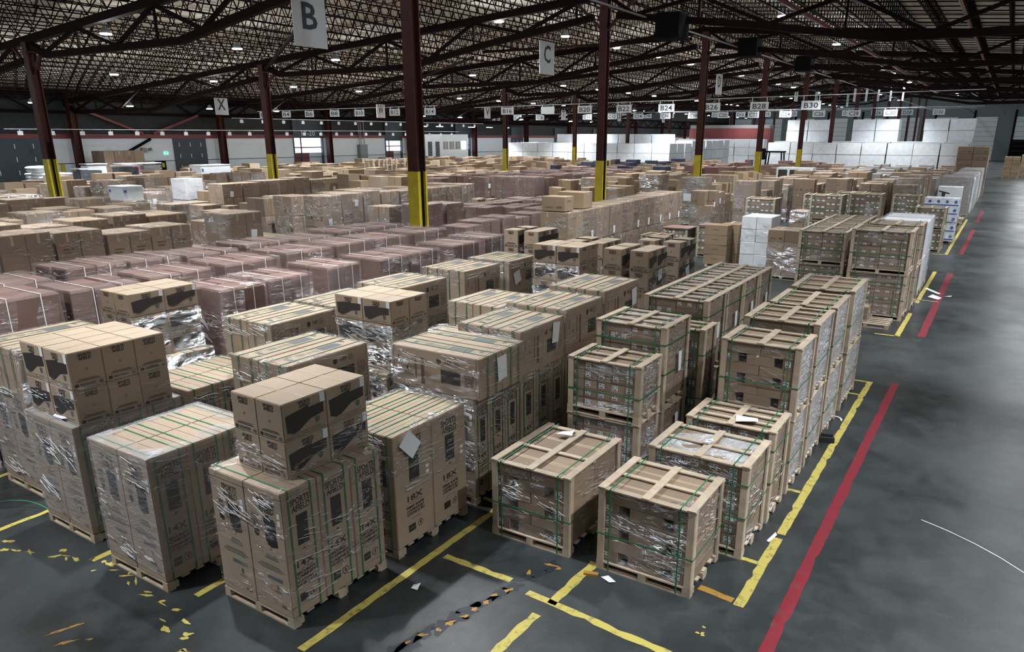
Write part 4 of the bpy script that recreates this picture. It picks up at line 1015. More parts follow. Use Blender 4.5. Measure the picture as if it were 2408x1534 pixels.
crate(-4.95, -3.78, 11.35, 11.98, 0, 2.16, 'narrow tall crate squeezed behind the second lane stacks', style='gap', wr=True)
for i in range(4):
    a = 12.08+1.06*i
    stack_crates(-5.2, -4.0, a, a+1.02, (1.1, 1.38), 'crate in the level row of four stacks, %s from the front' % ('first', 'second', 'third', 'fourth')[i], style='rowlab', slats=(-.35, .35), top='film_side', ch=.13, pp=[(.61, .1, .75, 'x', .1, .3, .12)])
# ---- third lane: gun safe cartons
x1 = -5.84; x0 = -7.05
safe_load(x0, x1, 4.4, 5.85, 2.52, ('ammo', 2, 2, 2, 0, .02-.02, .15), 'nearest safe load, four smaller cartons stacked on top, yellow line at right', filmk='film_clear')
safe_load(x0+.05, x1+.02, 6.06, 7.52, 1.7, None, 'fire safe load marked 18X, white paper hanging on its top edge', base='tall18', pp=[(.63, -.45, 1.52, 'x', .24, .34, .75)])
safe_load(x0, x1, 7.75, 8.92, 2.26, ('lying', 1), 'safe load with two cartons lying crosswise on top, paper at the corner', pp=[(.73, -.05, 2.02, 'x', .22, .36, .08)])
safe_load(x0, x1, 8.98, 10.32, 2.36, ('lying', 0), 'safe load with lying cartons on top, fourth back in the safe lane', pp=[(.62, .35, 2.15, 'x', .2, .34, -.1)])
safe_load(x0, x1, 10.36, 11.72, 2.43, ('lying', 0), 'safe load with lying cartons on top, fifth back in the safe lane')
safe_load(x0, x1, 11.78, 13.3, 2.5, ('lying', 0), 'safe load with lying cartons and hanging paper, sixth back in the safe lane', pp=[(.62, .5, 2.2, 'x', .2, .34, .15)])
safe_load(x0, x1, 13.8, 15.05, 2.95, ('ammo', 2, 2, 3, -1, 0, 0), 'safe load topped with picture cartons, seventh back in the safe lane', filmk='film_strong', pp=[(.53, .1, 2.4, 'x', .2, .24, .2)])
safe_load(x0, x1, 15.55, 16.8, 2.93, ('ammo', 2, 2, 3, -1, 0, 0), 'safe load topped with picture cartons, last in the safe lane', pp=[(.53, .0, 2.2, 'x', .2, .3, .3)])
# ---- fourth lane
x1 = -7.66; x0 = -8.86
safe_load(x0, x1, 4.06, 5.52, 1.72, None, 'plain topped safe load left of the nearest one, green straps across', filmk='film_fog')
safe_load(x0, x1, 6.1, 7.6, 2.27, ('lying', 0), 'safe load with lying cartons on top, second back in the fourth lane')
safe_load(x0, x1, 7.95, 9.15, 2.78, ('ammo', 2, 2, 3, 1, 0, 0), 'safe load with tightly wrapped shiny cartons on top, third back in the fourth lane', filmk='film_strong')
safe_load(x0, x1, 9.35, 10.8, 1.7, None, 'low safe load half hidden behind the shiny wrapped cartons')
safe_load(x0, x1, 11.0, 12.42, 2.13, ('lying', 0), 'safe load with two flat lying cartons, level strap, middle of the safes')
safe_load(x0, x1, 12.6, 13.9, 1.7, None, 'low safe load behind the flat lying cartons')
safe_load(x0, x1, 14.0, 15.15, 2.87, ('ammo', 2, 2, 3, 1, 0, 0), 'safe load with picture cartons two high, right of the grey pasted one', filmk='film_clear')
safe_load(x0, x1, 15.35, 16.6, 2.8, ('ammo', 2, 2, 3, -1, 0, 0), 'safe load with a loose flat carton on top, last in the fourth lane')
# ---- fifth lane
x1 = -9.5; x0 = -10.7
safe_load(x0, x1, 4.2, 5.66, 2.62, ('ammo', 2, 3, 2, 1, 0, 0), 'safe load topped by a block of wrapped cartons, left foreground', filmk='film_fog', pp=None)
t = MB(); t.poly([(-.16, -.1, 0), (.12, -.12, .02), (.02, .1, .06), (-.14, .1, .1)], 'paper'); t.poly([(.02, .1, .06), (.12, -.12, .02), (.2, .02, .0), (.16, .12, .12)], 'paper')
tag(obj('crumpled_paper', t.mesh('crumpled_paper'), None, (-9.95, 4.36, 1.69)), 'folded white paper at the foot of the wrapped cartons, left foreground', 'paper')
safe_load(x0, x1, 5.8, 7.22, 1.68, None, 'low safe load with green straps, second back in the fifth lane')
safe_load(x0, x1, 7.32, 8.7, 2.33, ('lying', 0), 'safe load with lying cartons and dark film, third back in the fifth lane', filmk='film_clear')
safe_load(x0, x1, 8.8, 10.2, 2.33, ('lying', 0), 'safe load with lying cartons, fourth back in the fifth lane')
safe_load(x0, x1, 10.4, 11.8, 2.4, ('lying', 0), 'safe load with warped lying cartons, fifth back in the fifth lane')
safe_load(x0, x1, 12.4, 13.75, 2.42, ('lying', 0), 'safe load with lying cartons, sixth back in the fifth lane')
safe_load(x0, x1, 14.1, 15.35, 2.4, ('lying', 0), 'safe load with lying cartons and grey paper on its side, seventh back', pp=[(.62, -.3, 2.0, 'x', .26, .3, .3)])
safe_load(x0, x1, 15.45, 16.65, 2.94, ('ammo', 2, 2, 3, -1, 0, 0), 'safe load with picture cartons, last in the fifth lane beside the maroon cartons')
# ---- sixth lane
x1 = -11.4; x0 = -12.6
safe_load(x0, x1, 4.5, 5.98, 2.3, ('lying', 0), 'safe load with lying cartons at the left edge, foreground', filmk='film_fog')
safe_load(x0, x1, 6.25, 7.55, 2.77, ('ammo', 2, 2, 3, 0, 0, .0), 'safe load with dark picture cartons in front of the maroon cartons', filmk='film_strong')
def maroon(x1, a, c, z, lab, hi=2):
    m = 'maroon_card'
    carton_load(x1-1.2, x1, a, c, z, lab, m, rnd.choice(((2, 2, 2), (2, 3, 2), (2, 1, 2), (2, 2, 2))), 'film_maroon', straps='white', group='maroon wrapped carton loads', uneven=0, name='maroon_carton_load')
NTH = words
mi = 0
for i, (a, c) in enumerate(((7.8, 8.78), (8.85, 9.9), (10.3, 11.25), (11.8, 12.8), (12.86, 13.9), (14.45, 15.6), (15.8, 16.8))):
    maroon(-11.4, a, c, 2.62+rnd.uniform(-.04, .04), 'maroon wrapped carton load, %s back in the front maroon lane' % NTH(i))
y = 3.35; i = 0
while y < 16:
    c = y+rnd.uniform(1.15, 1.4); maroon(-13.2, y, c, 2.68+rnd.uniform(-.05, .05), 'maroon wrapped carton load, %s back in the middle maroon lane' % NTH(i)); y = c+rnd.uniform(.06, .3); i += 1
y = 4.1; i = 0
while y < 16:
    c = y+rnd.uniform(1.15, 1.45); maroon(-15.05, y, c, 2.68+rnd.uniform(-.06, .06), 'maroon wrapped carton load, %s back in the rear maroon lane' % NTH(i)); y = c+rnd.uniform(.05, .25); i += 1
# ---- lanes nine to twenty-one of the front block: tan carton loads
LN = lambda k: NTH(k-1)
cnt = {}; DEF = []
RES = [(-38.4, -36.6, 23.8, 25.4), (-37.1, -35.3, 19.7, 21.2), (-49.7, -47.9, 32.4, 35.6), (-61.6, -57.2, 26.0, 37.2), (-57.8, -53.9, 26, 32.6), (-53.0, -51.0, 25.9, 28.1), (-63.8, -61.6, 33.4, 37.2), (-50.8, -49.2, 51, 57.2), (-16.8, -15.0, 43.0, 45.0), (-19.4, -17.7, 42.8, 44.8), (-14.9, -12.0, 57.4, 59.2)]
def free(x0, x1, y0, y1): return not any(x0 < b_ and x1 > a_ and y0 < d_ and y1 > c_ for a_, b_, c_, d_ in RES)
def tan(k, a, c, z, blk, **kw):
    x1 = RF(k)+rnd.uniform(-.04, .04); key = (k, blk); cnt[key] = cnt.get(key, 0)+1
    m = kw.pop('mat', 'cardboard'); ad = kw.pop('adj', 'tan carton load')
    if not clear(x1-1.2, x1, a, c) or not free(x1-1.2, x1, a, c): return
    d_ = Vector((x1, a, -3.0)); px_ = 1254+1722*d_.dot(rr)/max(d_.dot(fw), 1)
    if 385 < px_ < 480 and a < 24.2 and z > 1.9: z = 1.9
    n = kw.pop('n', None) or rnd.choice(((2, 2, 2), (2, 2, 3), (3, 2, 3), (2, 1, 4), (2, 2, 4), (2, 3, 3)))
    fk = kw.pop('filmk', rnd.choice(('film_clear', 'film_clear', 'film_clear', 'film_strong')))
    pp = kw.pop('pp', None)
    if pp is None and rnd.random() < .3: pp = [(.615, rnd.uniform(-.3, .3), z*rnd.uniform(.55, .85), 'x', .2, .28, rnd.uniform(-.1, .1))]
    DEF.append((math.hypot(x1-.6, a+.5), x1, a, c, z, m, n, fk, pp, kw.pop('wr', True), '%s, %s back in lane %s, %s block' % (ad, NTH(cnt[key]-1), LN(k), blk), blk, kw))
y = 4.6
while y < 16.4: c = y+1.15; tan(9, y, c, rnd.choice((1.5, 1.7, 1.3)), 'front'); y = c+.08
y = 5.2
for z in (2.95, 2.9, 3.05, 3.0, 2.85, 2.9, 2.9, 3.05, 2.2, 2.0):
    c = y+1.12; tan(10, y, c, z, 'front', n=(2, 2, 2) if z > 2.5 else None); y = c+.06
for k, zs in ((11, (2.0, 2.7)), (12, (2.5, 2.95)), (13, (2.1, 2.6)), (14, (2.5, 3.0)), (15, (2.3, 2.8)), (16, (2.2, 3.0)), (17, (2.6, 3.1)), (18, (2.0, 2.8)), (19, (2.4, 3.0)), (20, (2.2, 2.9)), (21, (2.4, 3.0))):
    y = max(4.2, .40*1.83*k-1.5)
    while y < 15.8:
        c = y+rnd.uniform(1.0, 1.3); tan(k, y, min(c, 16.8), rnd.uniform(*zs), 'front', uneven=rnd.choice((0, 0, .3))); y = c+rnd.uniform(.05, .12)

# ---- second block
# lane 1: crates by the aisle
t = empty('flat_pallet', (-2.75, 22.75, 0)); tag(t, 'nearly empty pallet with one wrapped carton at the start of the second block', 'pallet'); obj('deck', pallet(1.2, 1.0, 'pine'), t)
carton_load(-3.3, -2.75, 22.5, 23.1, .53, 'single wrapped carton lying on the nearly empty pallet', 'cardboard', (1, 1, 1), 'film_strong', pal=False, z0=.127, group=None, cat='carton', name='wrapped_carton')
stack_crates(-3.62, -1.97, 23.55, 25.0, (1.35, 1.25), 'tall crate of rows of small cartons at the second block corner', style='rowlab', detail=True, slats=(), ch=.105, top='film_fog')
stack_crates(-3.4, -1.9, 25.3, 26.8, (1.3, 1.32), 'crate behind the corner crates of the second block', style='rowlab', detail=False, slats=(), ch=.105, top='film_fog')
for i, (a, c) in enumerate(((27.2, 28.9), (29.0, 30.6))):
    carton_load(-3.45, -1.95, a, c, 2.52, 'tall white wrapped load behind the second block corner crates, %s one' % ('nearer', 'farther')[i], 'white_wrap', (1, 1, 2), 'film_fog', group=None)
crate(-3.3, -2.1, 31.2, 32.6, 0, 1.9, 'narrow crate behind the white wrapped loads', style='alllab', detail=False)
for i in range(4):
    a = 24.6+1.5*i; stack_crates(-5.35, -3.9, a, a+1.42, (1.3, 1.05), 'crate of the second block inner row, %s back' % NTH(i), style='rowlab', detail=i == 0, slats=(-.3, .3), ch=.105, top='film_fog')
crate(-5.35, -3.9, 30.7, 32.2, 0, 1.3, 'single low crate ending the second block inner row', style='gap', detail=False)
carton_load(-7.3, -6.05, 28.4, 29.7, 1.85, 'loosely wrapped tan cartons right of the white blue cartons', 'cardboard', (2, 2, 4), 'film_strong', uneven=.3)
carton_load(-7.0, -6.3, 30.0, 30.7, 1.1, 'small stack of gold brown cartons behind the loosely wrapped tan ones', 'cardboard_gold', (1, 1, 3), wr=False)
carton_load(-8.75, -7.55, 29.8, 31.2, 2.15, 'white cartons with blue print stacked high beside the brown stack', 'white_wrap', (2, 2, 4), 'film_clear')
def branded_stack():
    r = empty('brown_carton_stack', (-9.55, 30.35, 0)); tag(r, 'unwrapped brown cartons stacked four high with short dark word on each', 'pallet load')
    obj('pallet', pallet(1.2, 1.2), r)
    b = MB(); b.box((-.5, -.5, 0), (.5, .5, 1), 'cardboard_gold'); [(rect(b, (0, -.503, 0), (1, 0, 0), (0, 0, 1), -.14+.045*i, .5, -.105+.045*i, .60-.02*(i % 2), 'seam'), rect(b, (.503, 0, 0), (0, 1, 0), (0, 0, 1), -.2+.07*i, .5, -.15+.07*i, .60-.02*(i % 2), 'seam')) for i in range(6)]; b.box((-.5, -.02, 1), (.5, .02, 1.003), 'tape')
    me = b.mesh('carton')
    for k in range(4):
        obj('carton', me, r, (-.2-.0*k, -.32, .127+.4*k), (.95, .58, .392), (0, 0, rnd.uniform(-.03, .03)))
        obj('carton', me, r, (.12+.02*k, .32, .127+.4*k), (.8, .6, .392), (0, 0, rnd.uniform(-.03, .03)))
    paper(r, .53, .15, 1.5, 'x', .14, .4, 0)
branded_stack()
for i, (x, yy, z) in enumerate(((-11.75, 31.8, 1.2), (-12.0, 29.8, 1.1), (-10.3, 32.2, 1.35), (-9.05, 32.4, 1.5))):
    crate(x-1.15, x, yy, yy+1.1, 0, z, 'low crate under flat board left of the brown stack, %s' % ('farthest left', 'front left', 'middle', 'right')[i], style='alllab', detail=False)
    if i in (0, 2): carton_load(x-1.2, x+.1, yy-.05, yy+1.15, z+.05, 'reddish flat board lying on the low crate, %s one' % ('left', 'right')[i > 0], 'maroon_card', (1, 1, 1), wr=False, pal=False, z0=z+.006, cat='board', name='flat_board')
# lane 7 row of wrapped tan loads, two loose cartons on top
y = 23.5
for i in range(10):
    c = y+1.1; carton_load(-14.4, -13.21, y, c, 2.55+.012*i, 'wrapped tan load in the long level row, %s from its near end' % NTH(i), 'cardboard_gold' if i < 1 else 'cardboard', (2, 2, 2), 'film_clear', group='long level row of wrapped tan loads', pp=[(.615, rnd.uniform(-.2, .2), 1.6, 'x', .16, .3, rnd.uniform(-.1, .1))] if i % 2 or i > 4 else None); y = c+.03
for i, (cx, cy, w_, d_, lab) in enumerate(((-13.9, 23.9, .95, .75, 'loose gold brown carton on top of the long row, nearer one'), (-13.95, 25.3, 1.1, .8, 'loose gold brown carton on top of the long row, farther one'))):
    o = obj('loose_carton', CB['cardboard_gold'][1-i], None, (cx, cy, 2.575), (w_, d_, .52 if i == 0 else .6), (0, 0, .05)); tag(o, lab, 'carton')
# lanes 8.. of second block
def fill(k, blk, ya, yb, zr, mat='cardboard', adj='tan carton load', n=None, filmk=None, gap=.0, un=(0, 0, .3), sd=None):
    y = max(ya, .405*1.83*k-1.0)
    while y < yb-.9:
        c = min(y+rnd.uniform(1.0, 1.25), yb)
        if rnd.random() >= gap:
            kw = dict(mat=mat, adj=adj, uneven=rnd.choice(un))
            if n: kw['n'] = n
            if filmk: kw['filmk'] = filmk
            tan(k, y, c, rnd.uniform(*zr), blk, **kw)
        y = c+rnd.uniform(.04, .1)
fill(8, 'second', 21.9, 33.2, (1.3, 1.8))
MR = dict(mat='maroon_card', adj='maroon wrapped load', n=(2, 2, 2), filmk='film_maroon')
fill(9, 'second', 22.2, 33.2, (1.9, 2.2), **MR)
fill(10, 'second', 22.1, 24.6, (2.6, 2.68), **MR)
fill(10, 'second', 24.9, 33.2, (2.0, 2.3), **MR)
fill(11, 'second', 26.0, 33.2, (2.0, 2.2), **MR)
fill(12, 'second', 24, 33.2, (1.8, 2.3))
fill(13, 'second', 22.0, 33.3, (2.68, 2.85), n=(2, 2, 2), un=(0,))
fill(14, 'second', 21.9, 33.2, (2.55, 2.75), un=(0,))
fill(15, 'second', 21.9, 33.2, (2.0, 2.6))
fill(16, 'second', 22.4, 33.2, (1.6, 2.3))
fill(17, 'second', 22.0, 33.2, (1.5, 2.2))
fill(18, 'second', 22.6, 31.5, (2.8, 2.98), n=(2, 2, 4), un=(0,))
fill(19, 'second', 22.0, 33.2, (2.3, 2.7))
fill(20, 'second', 22.0, 33.2, (2.2, 2.6))
for k, zr in ((21, (2.2, 2.8)), (22, (2.5, 3.0)), (23, (2.0, 2.6)), (24, (2.3, 2.9)), (25, (2.2, 2.6)), (26, (2.4, 3.0)), (27, (2.0, 2.6)), (28, (2.2, 2.9)), (29, (2.0, 2.4)), (30, (1.6, 2.2))):
    fill(k, 'second', 21.8, 33.2, zr)
# left-hand oddments of the second block
def fridge(x, y, z0, w_, d_, h, lab):
    r = empty('white_refrigerator', (x, y, z0), .08); tag(r, lab, 'refrigerator')
    b = MB(); b.box((-w_/2, -d_/2, .03), (w_/2, d_/2, h*.62), 'white_plastic'); obj('lower_body', b.mesh('b'), r)
    b = MB(); b.box((-w_/2, -d_/2, h*.64), (w_/2, d_/2, h), 'white_plastic'); obj('upper_door', b.mesh('b'), r)
    b = MB(); b.box((-w_/2, -d_/2, h*.62), (w_/2, d_/2, h*.64), 'black'); obj('door_gap', b.mesh('b'), r)
    wrap(r, w_+.03, d_+.03, h*.3, h+.01, 'film_fog')
fridge(-37.5, 24.6, 0, 1.1, 1.1, 3.0, 'tall white plastic draped refrigerator standing left of the high tan loads')
def white_case(x, y, z, w_, d_, h, lab):
    r = empty('white_appliance_carton', (x, y, z)); tag(r, lab, 'carton')
    b = MB(); b.box((-w_/2, -d_/2, 0), (w_/2, d_/2, h), 'white_wrap'); b.box((-w_/2+.06, -d_/2-.01, h*.6), (-w_/2+.2, -d_/2, h*.8), 'blue_ink'); b.box((w_/2, -d_/2+.06, h*.6), (w_/2+.01, -d_/2+.2, h*.8), 'blue_ink'); obj('body', b.mesh('body'), r)
    b = MB(); b.box((-w_/2-.015, -d_/2-.015, h), (w_/2+.015, d_/2+.015, h+.05), 'white_plastic'); obj('lid_wrap', b.mesh('lid_wrap'), r)
# placed on top of loads
carton_load(-36.9, -35.5, 19.9-.0, 21.0, 2.2, 'tan load carrying the low white appliance cartons at the left', 'cardboard', (2, 2, 3))
white_case(-36.2, 20.45, 2.21, 1.2, 1.0, .62, 'low white carton with small blue square on a tan load at the left')
carton_load(-49.5, -48.1, 32.6, 35.4, 2.2, 'tan load carrying the tall white appliance cartons', 'cardboard', (2, 3, 3))
white_case(-48.8, 34.0, 2.21, 1.3, 2.4, .95, 'long tall white carton block with small blue square beyond the draped refrigerator')
def bag_pile(x, y, z, lab):
    r = empty('bag_pile', (x, y, 0)); tag(r, lab, 'bags'); obj('pallet', pallet(1.2, 1.4), r)
    bm = bmesh.new(); bmesh.ops.create_uvsphere(bm, u_segments=12, v_segments=8, radius=1)
    for v in bm.verts: v.co.z *= .28; v.co.x = math.copysign(abs(v.co.x)**.6, v.co.x); v.co.y = math.copysign(abs(v.co.y)**.6, v.co.y)
    me = bpy.data.meshes.new('bag'); bm.to_mesh(me); bm.free(); me.materials.append(M['white_wrap']); me.polygons.foreach_set('use_smooth', [True]*len(me.polygons))
    k = 0; zz = .25
    while zz < z:
        for i in (-.5, .5): obj('bag', me, r, (i*.8+rnd.uniform(-.05, .05), rnd.uniform(-.08, .08), zz), (.46, .85, .5), (0, rnd.uniform(-.08, .08), rnd.uniform(-.1, .1)))
        zz += .21
bag_pile(-58.5, 27.2, 3.0, 'pile of shiny white bags against the dark dock door at the far left')
bag_pile(-56.6, 27.4, 2.6, 'lower pile of white bags right of the highest one at the far left')
def bin_box(x, y, z, mat, lab):
    r = empty('clear_tub', (x, y, z)); tag(r, lab, 'tub')
    b = MB(); b.box((-.5, -.7, 0), (.5, .7, .6), mat); obj('contents', b.mesh('contents'), r); wrap(r, 1.1, 1.5, 0, .7, 'film_clear')
    b = MB(); b.box((-.58, -.78, .7), (.58, .78, .76), 'white_plastic'); obj('lid', b.mesh('lid'), r)
for i, (x, yy, mat, lab) in enumerate(((-58.5, 33.5, 'pink_plastic', 'tub of pink goods on top of the left loads'), (-58.6, 35.3, 'grey_board', 'tub of grey goods right of the pink one'), (-52.0, 27.0, 'door_dark', 'tub of dark goods left of the leaning yellow column base'), (-55.0, 31.3, 'door_dark', 'tub of dark goods below the pink tub'), (-60.2, 31.8, 'label', 'tub of white goods left of the pink one'))):
    carton_load(x-.75, x+.75, yy-.86, yy+.86, 2.35, 'tan load right under the %s' % lab.split(' goods')[0]+(' goods, nearer column' if i == 2 else ' goods'), 'cardboard', (2, 2, 3)); bin_box(x, yy, 2.36, mat, lab)
carton_load(-63.6, -61.8, 33.6, 37.0, 4.0, 'high stack of brown cartons standing against the white wall', 'cardboard', (2, 4, 2), wr=False)
for i, yy in enumerate((52.0, 53.7, 56.2)):
    r = empty('empty_pallet_stack', (-50.0, yy, 0)); tag(r, 'stack of empty wooden pallets, %s of the three beyond the left column' % ('left', 'middle', 'right')[i], 'pallets', 'empty pallet stacks')
    for k in range(22): obj('pallet', pallet(1.2, 1.4, 'pine'), r, (rnd.uniform(-.02, .02), rnd.uniform(-.02, .02), .142*k))

# ---- third block: near lanes by hand, the rest filled
crate(-3.4, -2.1, 39.3, 40.6, 0, 1.05, 'lower narrow crate at the third block corner', style='alllab', detail=False); crate(-3.4, -2.1, 39.3, 40.6, 1.05, 2.05, 'upper narrow crate at the third block corner', style='alllab', detail=False)
def diaper(x0, x1, y0, y1, z1, lab):
    r = empty('white_blue_carton_load', ((x0+x1)/2, (y0+y1)/2, 0)); tag(r, lab, 'pallet load'); W, D = x1-x0, y1-y0
    obj('pallet', pallet(1.4, 1.2), r)
    b = MB(); b.box((-.5, -.5, 0), (.5, .5, 1), 'white_wrap'); b.box((-.5, -.503, .15), (.5, -.5, .3), 'blue_ink'); n = 12; b.poly([(.15+.2*math.cos(i*math.pi/6), -.504, .62+.2*math.sin(i*math.pi/6)) for i in range(n)], 'blue_ink'); b.poly([(.504, .0+.2*math.cos(i*math.pi/6), .62+.2*math.sin(i*math.pi/6)) for i in range(n)], 'blue_ink')
    me = b.mesh('carton'); nz = 5; h = (z1-.13)/nz
    for k in range(nz):
        for i in range(4): obj('carton', me, r, (-W/2+W*(i+.5)/4, 0, .127+k*h), (W/4*.98, D, h*.98))
    wrap(r, W, D, .1, z1)
diaper(-3.35, -1.8, 42.9, 44.2, 2.25, 'white and blue printed carton load behind the third block corner crates')
r = empty('empty_pallet_stack', (-2.4, 49.9, 0)); tag(r, 'short stack of flat wooden pallets beside the aisle line', 'pallets')
for k in range(5): obj('pallet', pallet(1.2, 1.2, 'pine'), r, (rnd.uniform(-.06, .06), rnd.uniform(-.06, .06), .142*k), rot=(0, 0, rnd.uniform(-.06, .06)))
r = empty('white_tool_carton_load', (-2.75, 52.3, 0)); tag(r, 'white carton load with black tool pictures beside the tall grey one', 'pallet load'); obj('pallet', pallet(1.2, 1.2), r)
for k in range(2):
    b = MB(); z = .13+1.1*k; b.box((-.65, -.6, z), (.65, .6, z+1.08), 'white_wrap')
    for (cx, cz) in ((-.3, .75), (.3, .35)):
        b.poly([(cx-.3, -.603, z+cz+.12), (cx+.3, -.603, z+cz-.02), (cx+.28, -.603, z+cz-.1), (cx-.3, -.603, z+cz+.04)], 'ink'); b.poly([(cx-.12, -.604, z+cz), (cx+.08, -.604, z+cz), (cx+.06, -.604, z+cz-.28), (cx-.12, -.604, z+cz-.28)], 'ink')
    b.box((.651, -.1, z), (.655, .6, z+1.08), 'maroon_card'); obj('carton', b.mesh('carton'), r)
carton_load(-3.65, -1.85, 57.2, 59.2, 2.75, 'tall grey board monolith at the start of the fourth block', 'grey_board', (1, 1, 1), 'film_clear', cat='pallet load')
for i in range(8):
    yy = 60+2.5*i; carton_load(-3.4, -1.8, yy, yy+2.2, 2.5+.05*(i % 3), 'grey wrapped load along the aisle of the fourth block, %s back' % NTH(i), 'grey_board' if i % 3 else 'white_wrap', (1, 1, 1), 'film_fog', group='grey loads along the aisle')
def CS(x0, x1, y0, y1, zs, lab): stack_crates(x0, x1, y0, y1, zs, lab, style='alllab', detail=False)
CS(-6.6, -5.1, 40.9, 42.2, (1.2, 1.25), 'pale crate with a paper on its front, third block')
CS(-8.1, -6.6, 38.9, 40.2, (1.2, 1.25), 'pale crate left of the papered one, third block')
CS(-11.3, -9.8, 38.9, 40.2, (1.0, 1.15), 'pale crate farthest left in the third block front row')
carton_load(-9.4, -7.9, 40.6, 42.0, 1.45, 'flat cartons in bunched white film between the pale crates', 'cardboard_pale', (2, 1, 4), 'film_strong')
CS(-5.0, -3.7, 44.5, 45.8, (1.1, 1.1), 'pale crate deeper in the third block, near the aisle'); CS(-8.0, -6.6, 45.2, 46.5, (1.1, 1.1), 'pale crate deeper in the third block, middle')
CS(-9.8, -8.4, 45.2, 46.5, (1.1, .9), 'pale crate deeper in the third block, left')
carton_load(-16.6, -15.2, 43.2, 44.8, 2.85, 'tall brown carton tower with white paper, left of the pale crates', 'cardboard', (2, 2, 6), 'film_strong', pp=[(-.2, -.83, 1.7, '-y', .5, .45, 0)])
carton_load(-19.2, -17.9, 43.0, 44.6, 2.95, 'tall brown carton tower beside the second right hand column', 'cardboard', (1, 2, 6), 'film_strong')
r = empty('white_appliance_load', (-13.4, 58.4, 0)); tag(r, 'white appliance boxes with three dark windows in a row', 'pallet load')
b = MB(); b.box((-1.3, -.6, 0), (1.3, .6, 3.0), 'white_wrap'); obj('body', b.mesh('body'), r)
for i in range(3):
    b = MB(); b.box((-1.15+.82*i, -.62, 2.2), (-.5+.82*i, -.6, 2.85), 'ink'); obj('dark_window', b.mesh('dark_window'), r)
for k in range(2, 7):
    fill(k, 'third', (46.8 if k < 6 else 41), 56.2, (2.2, 3.0) if k > 3 else (2.4, 3.0), mat=rnd.choice(('cardboard', 'cardboard_gold', 'cardboard')), gap=.08)
fill(7, 'third', 39.2, 56.2, (1.6, 2.4)); fill(8, 'third', 45.2, 56.2, (2.3, 2.9), mat='cardboard_gold'); fill(9, 'third', 39, 42.5, (1.8, 2.2), mat='cardboard_gold'); fill(9, 'third', 45, 56.2, (2.4, 2.9), mat='cardboard_gold')
fill(10, 'third', 39, 56.2, (2.2, 2.9), mat='cardboard_gold'); fill(11, 'third', 39, 56.2, (2.3, 2.9), mat='cardboard_gold'); fill(12, 'third', 39, 56.2, (2.2, 2.7), mat='cardboard_gold')
for k, zr in ((13, (2.6, 2.9)), (14, (2.6, 2.95)), (15, (2.6, 2.85)), (16, (2.5, 2.8))):
    fill(k, 'third', 38.9, 56.2, zr, mat='maroon_card', adj='maroon wrapped load', n=(2, 2, 2), filmk='film_maroon')
fill(17, 'third', 39, 50, (2.4, 2.7), mat='maroon_card', adj='maroon wrapped load', n=(2, 2, 2), filmk='film_maroon')
#PART4
DEF.sort(key=lambda d: d[0]); far_specs = []; q1 = q2 = 0
for (dist, x1, a, c, z, m, n, fk, pp, wr_, lab, blk, kw) in DEF:
    mar = m == 'maroon_card'
    vis_ = any(inview(xx, yy, z) for xx in (x1-1.2, x1) for yy in (a, c))
    if not vis_: continue
    if (q2 if mar else q1) >= (200 if mar else 255): far_specs.append((x1, a, c, z, m)); continue
    if mar: q2 += 1
    else: q1 += 1
    carton_load(x1-1.2, x1, a, c, z, lab, m, n, fk, wr=wr_, group=('maroon' if mar else 'tan')+' carton loads of the %s block' % blk, pp=pp, name='maroon_carton_load' if mar else 'carton_pallet_load', **kw)
# ---- everything farther back, too many to tell apart
st = MB(); rg = random.Random(99)
def sload(x0, x1, y0, y1, z, mat, tiers=3):
    h = (z-.12)/tiers; nx = rg.choice((1, 2, 2))
    st.box((x0, y0, 0), (x1, y1, .12), 'pallet_wood')
    for k in range(tiers):
        for i in range(nx):
            a = x0+(x1-x0)*i/nx; c = x0+(x1-x0)*(i+1)/nx; e = rg.uniform(0, .04)
            if k == tiers-1 and nx > 1 and rg.random() < .15: continue
            st.box((a+.01, y0+e, .12+k*h+.01), (c-.01, y1-.02, .12+(k+1)*h), mat)
    if rg.random() < .3: st.box((x1, (y0+y1)/2-.12, z*.6), (x1+.01, (y0+y1)/2+.12, z*.6+.3), 'label')
TM = ('cardboard', 'cardboard', 'cardboard_gold', 'cardboard_pale')
for (x1, a, c, z, m) in far_specs: sload(x1-1.2, x1, a, c, z, m)
for k in range(18, 34):
    y = 38.8+rg.uniform(0, .8)
    while y < 56.3:
        x1 = -(1.83*k+.45); mat = rg.choice(TM)
        if k < 22 and y < 48: z = rg.uniform(2.0, 2.6)
        else: z = rg.uniform(1.9, 2.7)
        if clear(x1-1.2, x1, y, y+1.2) and free(x1-1.2, x1, y, y+1.2): sload(x1-1.2, x1, y, y+1.15, z, mat)
        y += 1.25
for k in range(2, 34):
    y = 59.5+rg.uniform(0, .8)
    while y < 80.6:
        x1 = -(1.83*k+.45); z = rg.uniform(1.9, 2.9); mat = rg.choice(TM)
        if k < 7: mat = rg.choice(('grey_board', 'grey_board', 'cardboard')); z = rg.uniform(2.3, 2.7)
        elif k < 11 : mat = rg.choice(('maroon_card', 'cardboard', 'maroon_card'))
        elif k < 13: mat = rg.choice(('maroon_card', 'dark_maroon', 'cardboard_gold'))
        elif k < 16: mat = rg.choice(('cardboard_gold', 'cardboard', 'dark_box'))
        elif k < 20: mat = rg.choice(('dark_box', 'dark_box', 'cardboard'))
        if clear(x1-1.2, x1, y, y+1.2) and free(x1-1.2, x1, y, y+1.2): sload(x1-1.2, x1, y, y+1.15, z, mat)
        y += 1.25
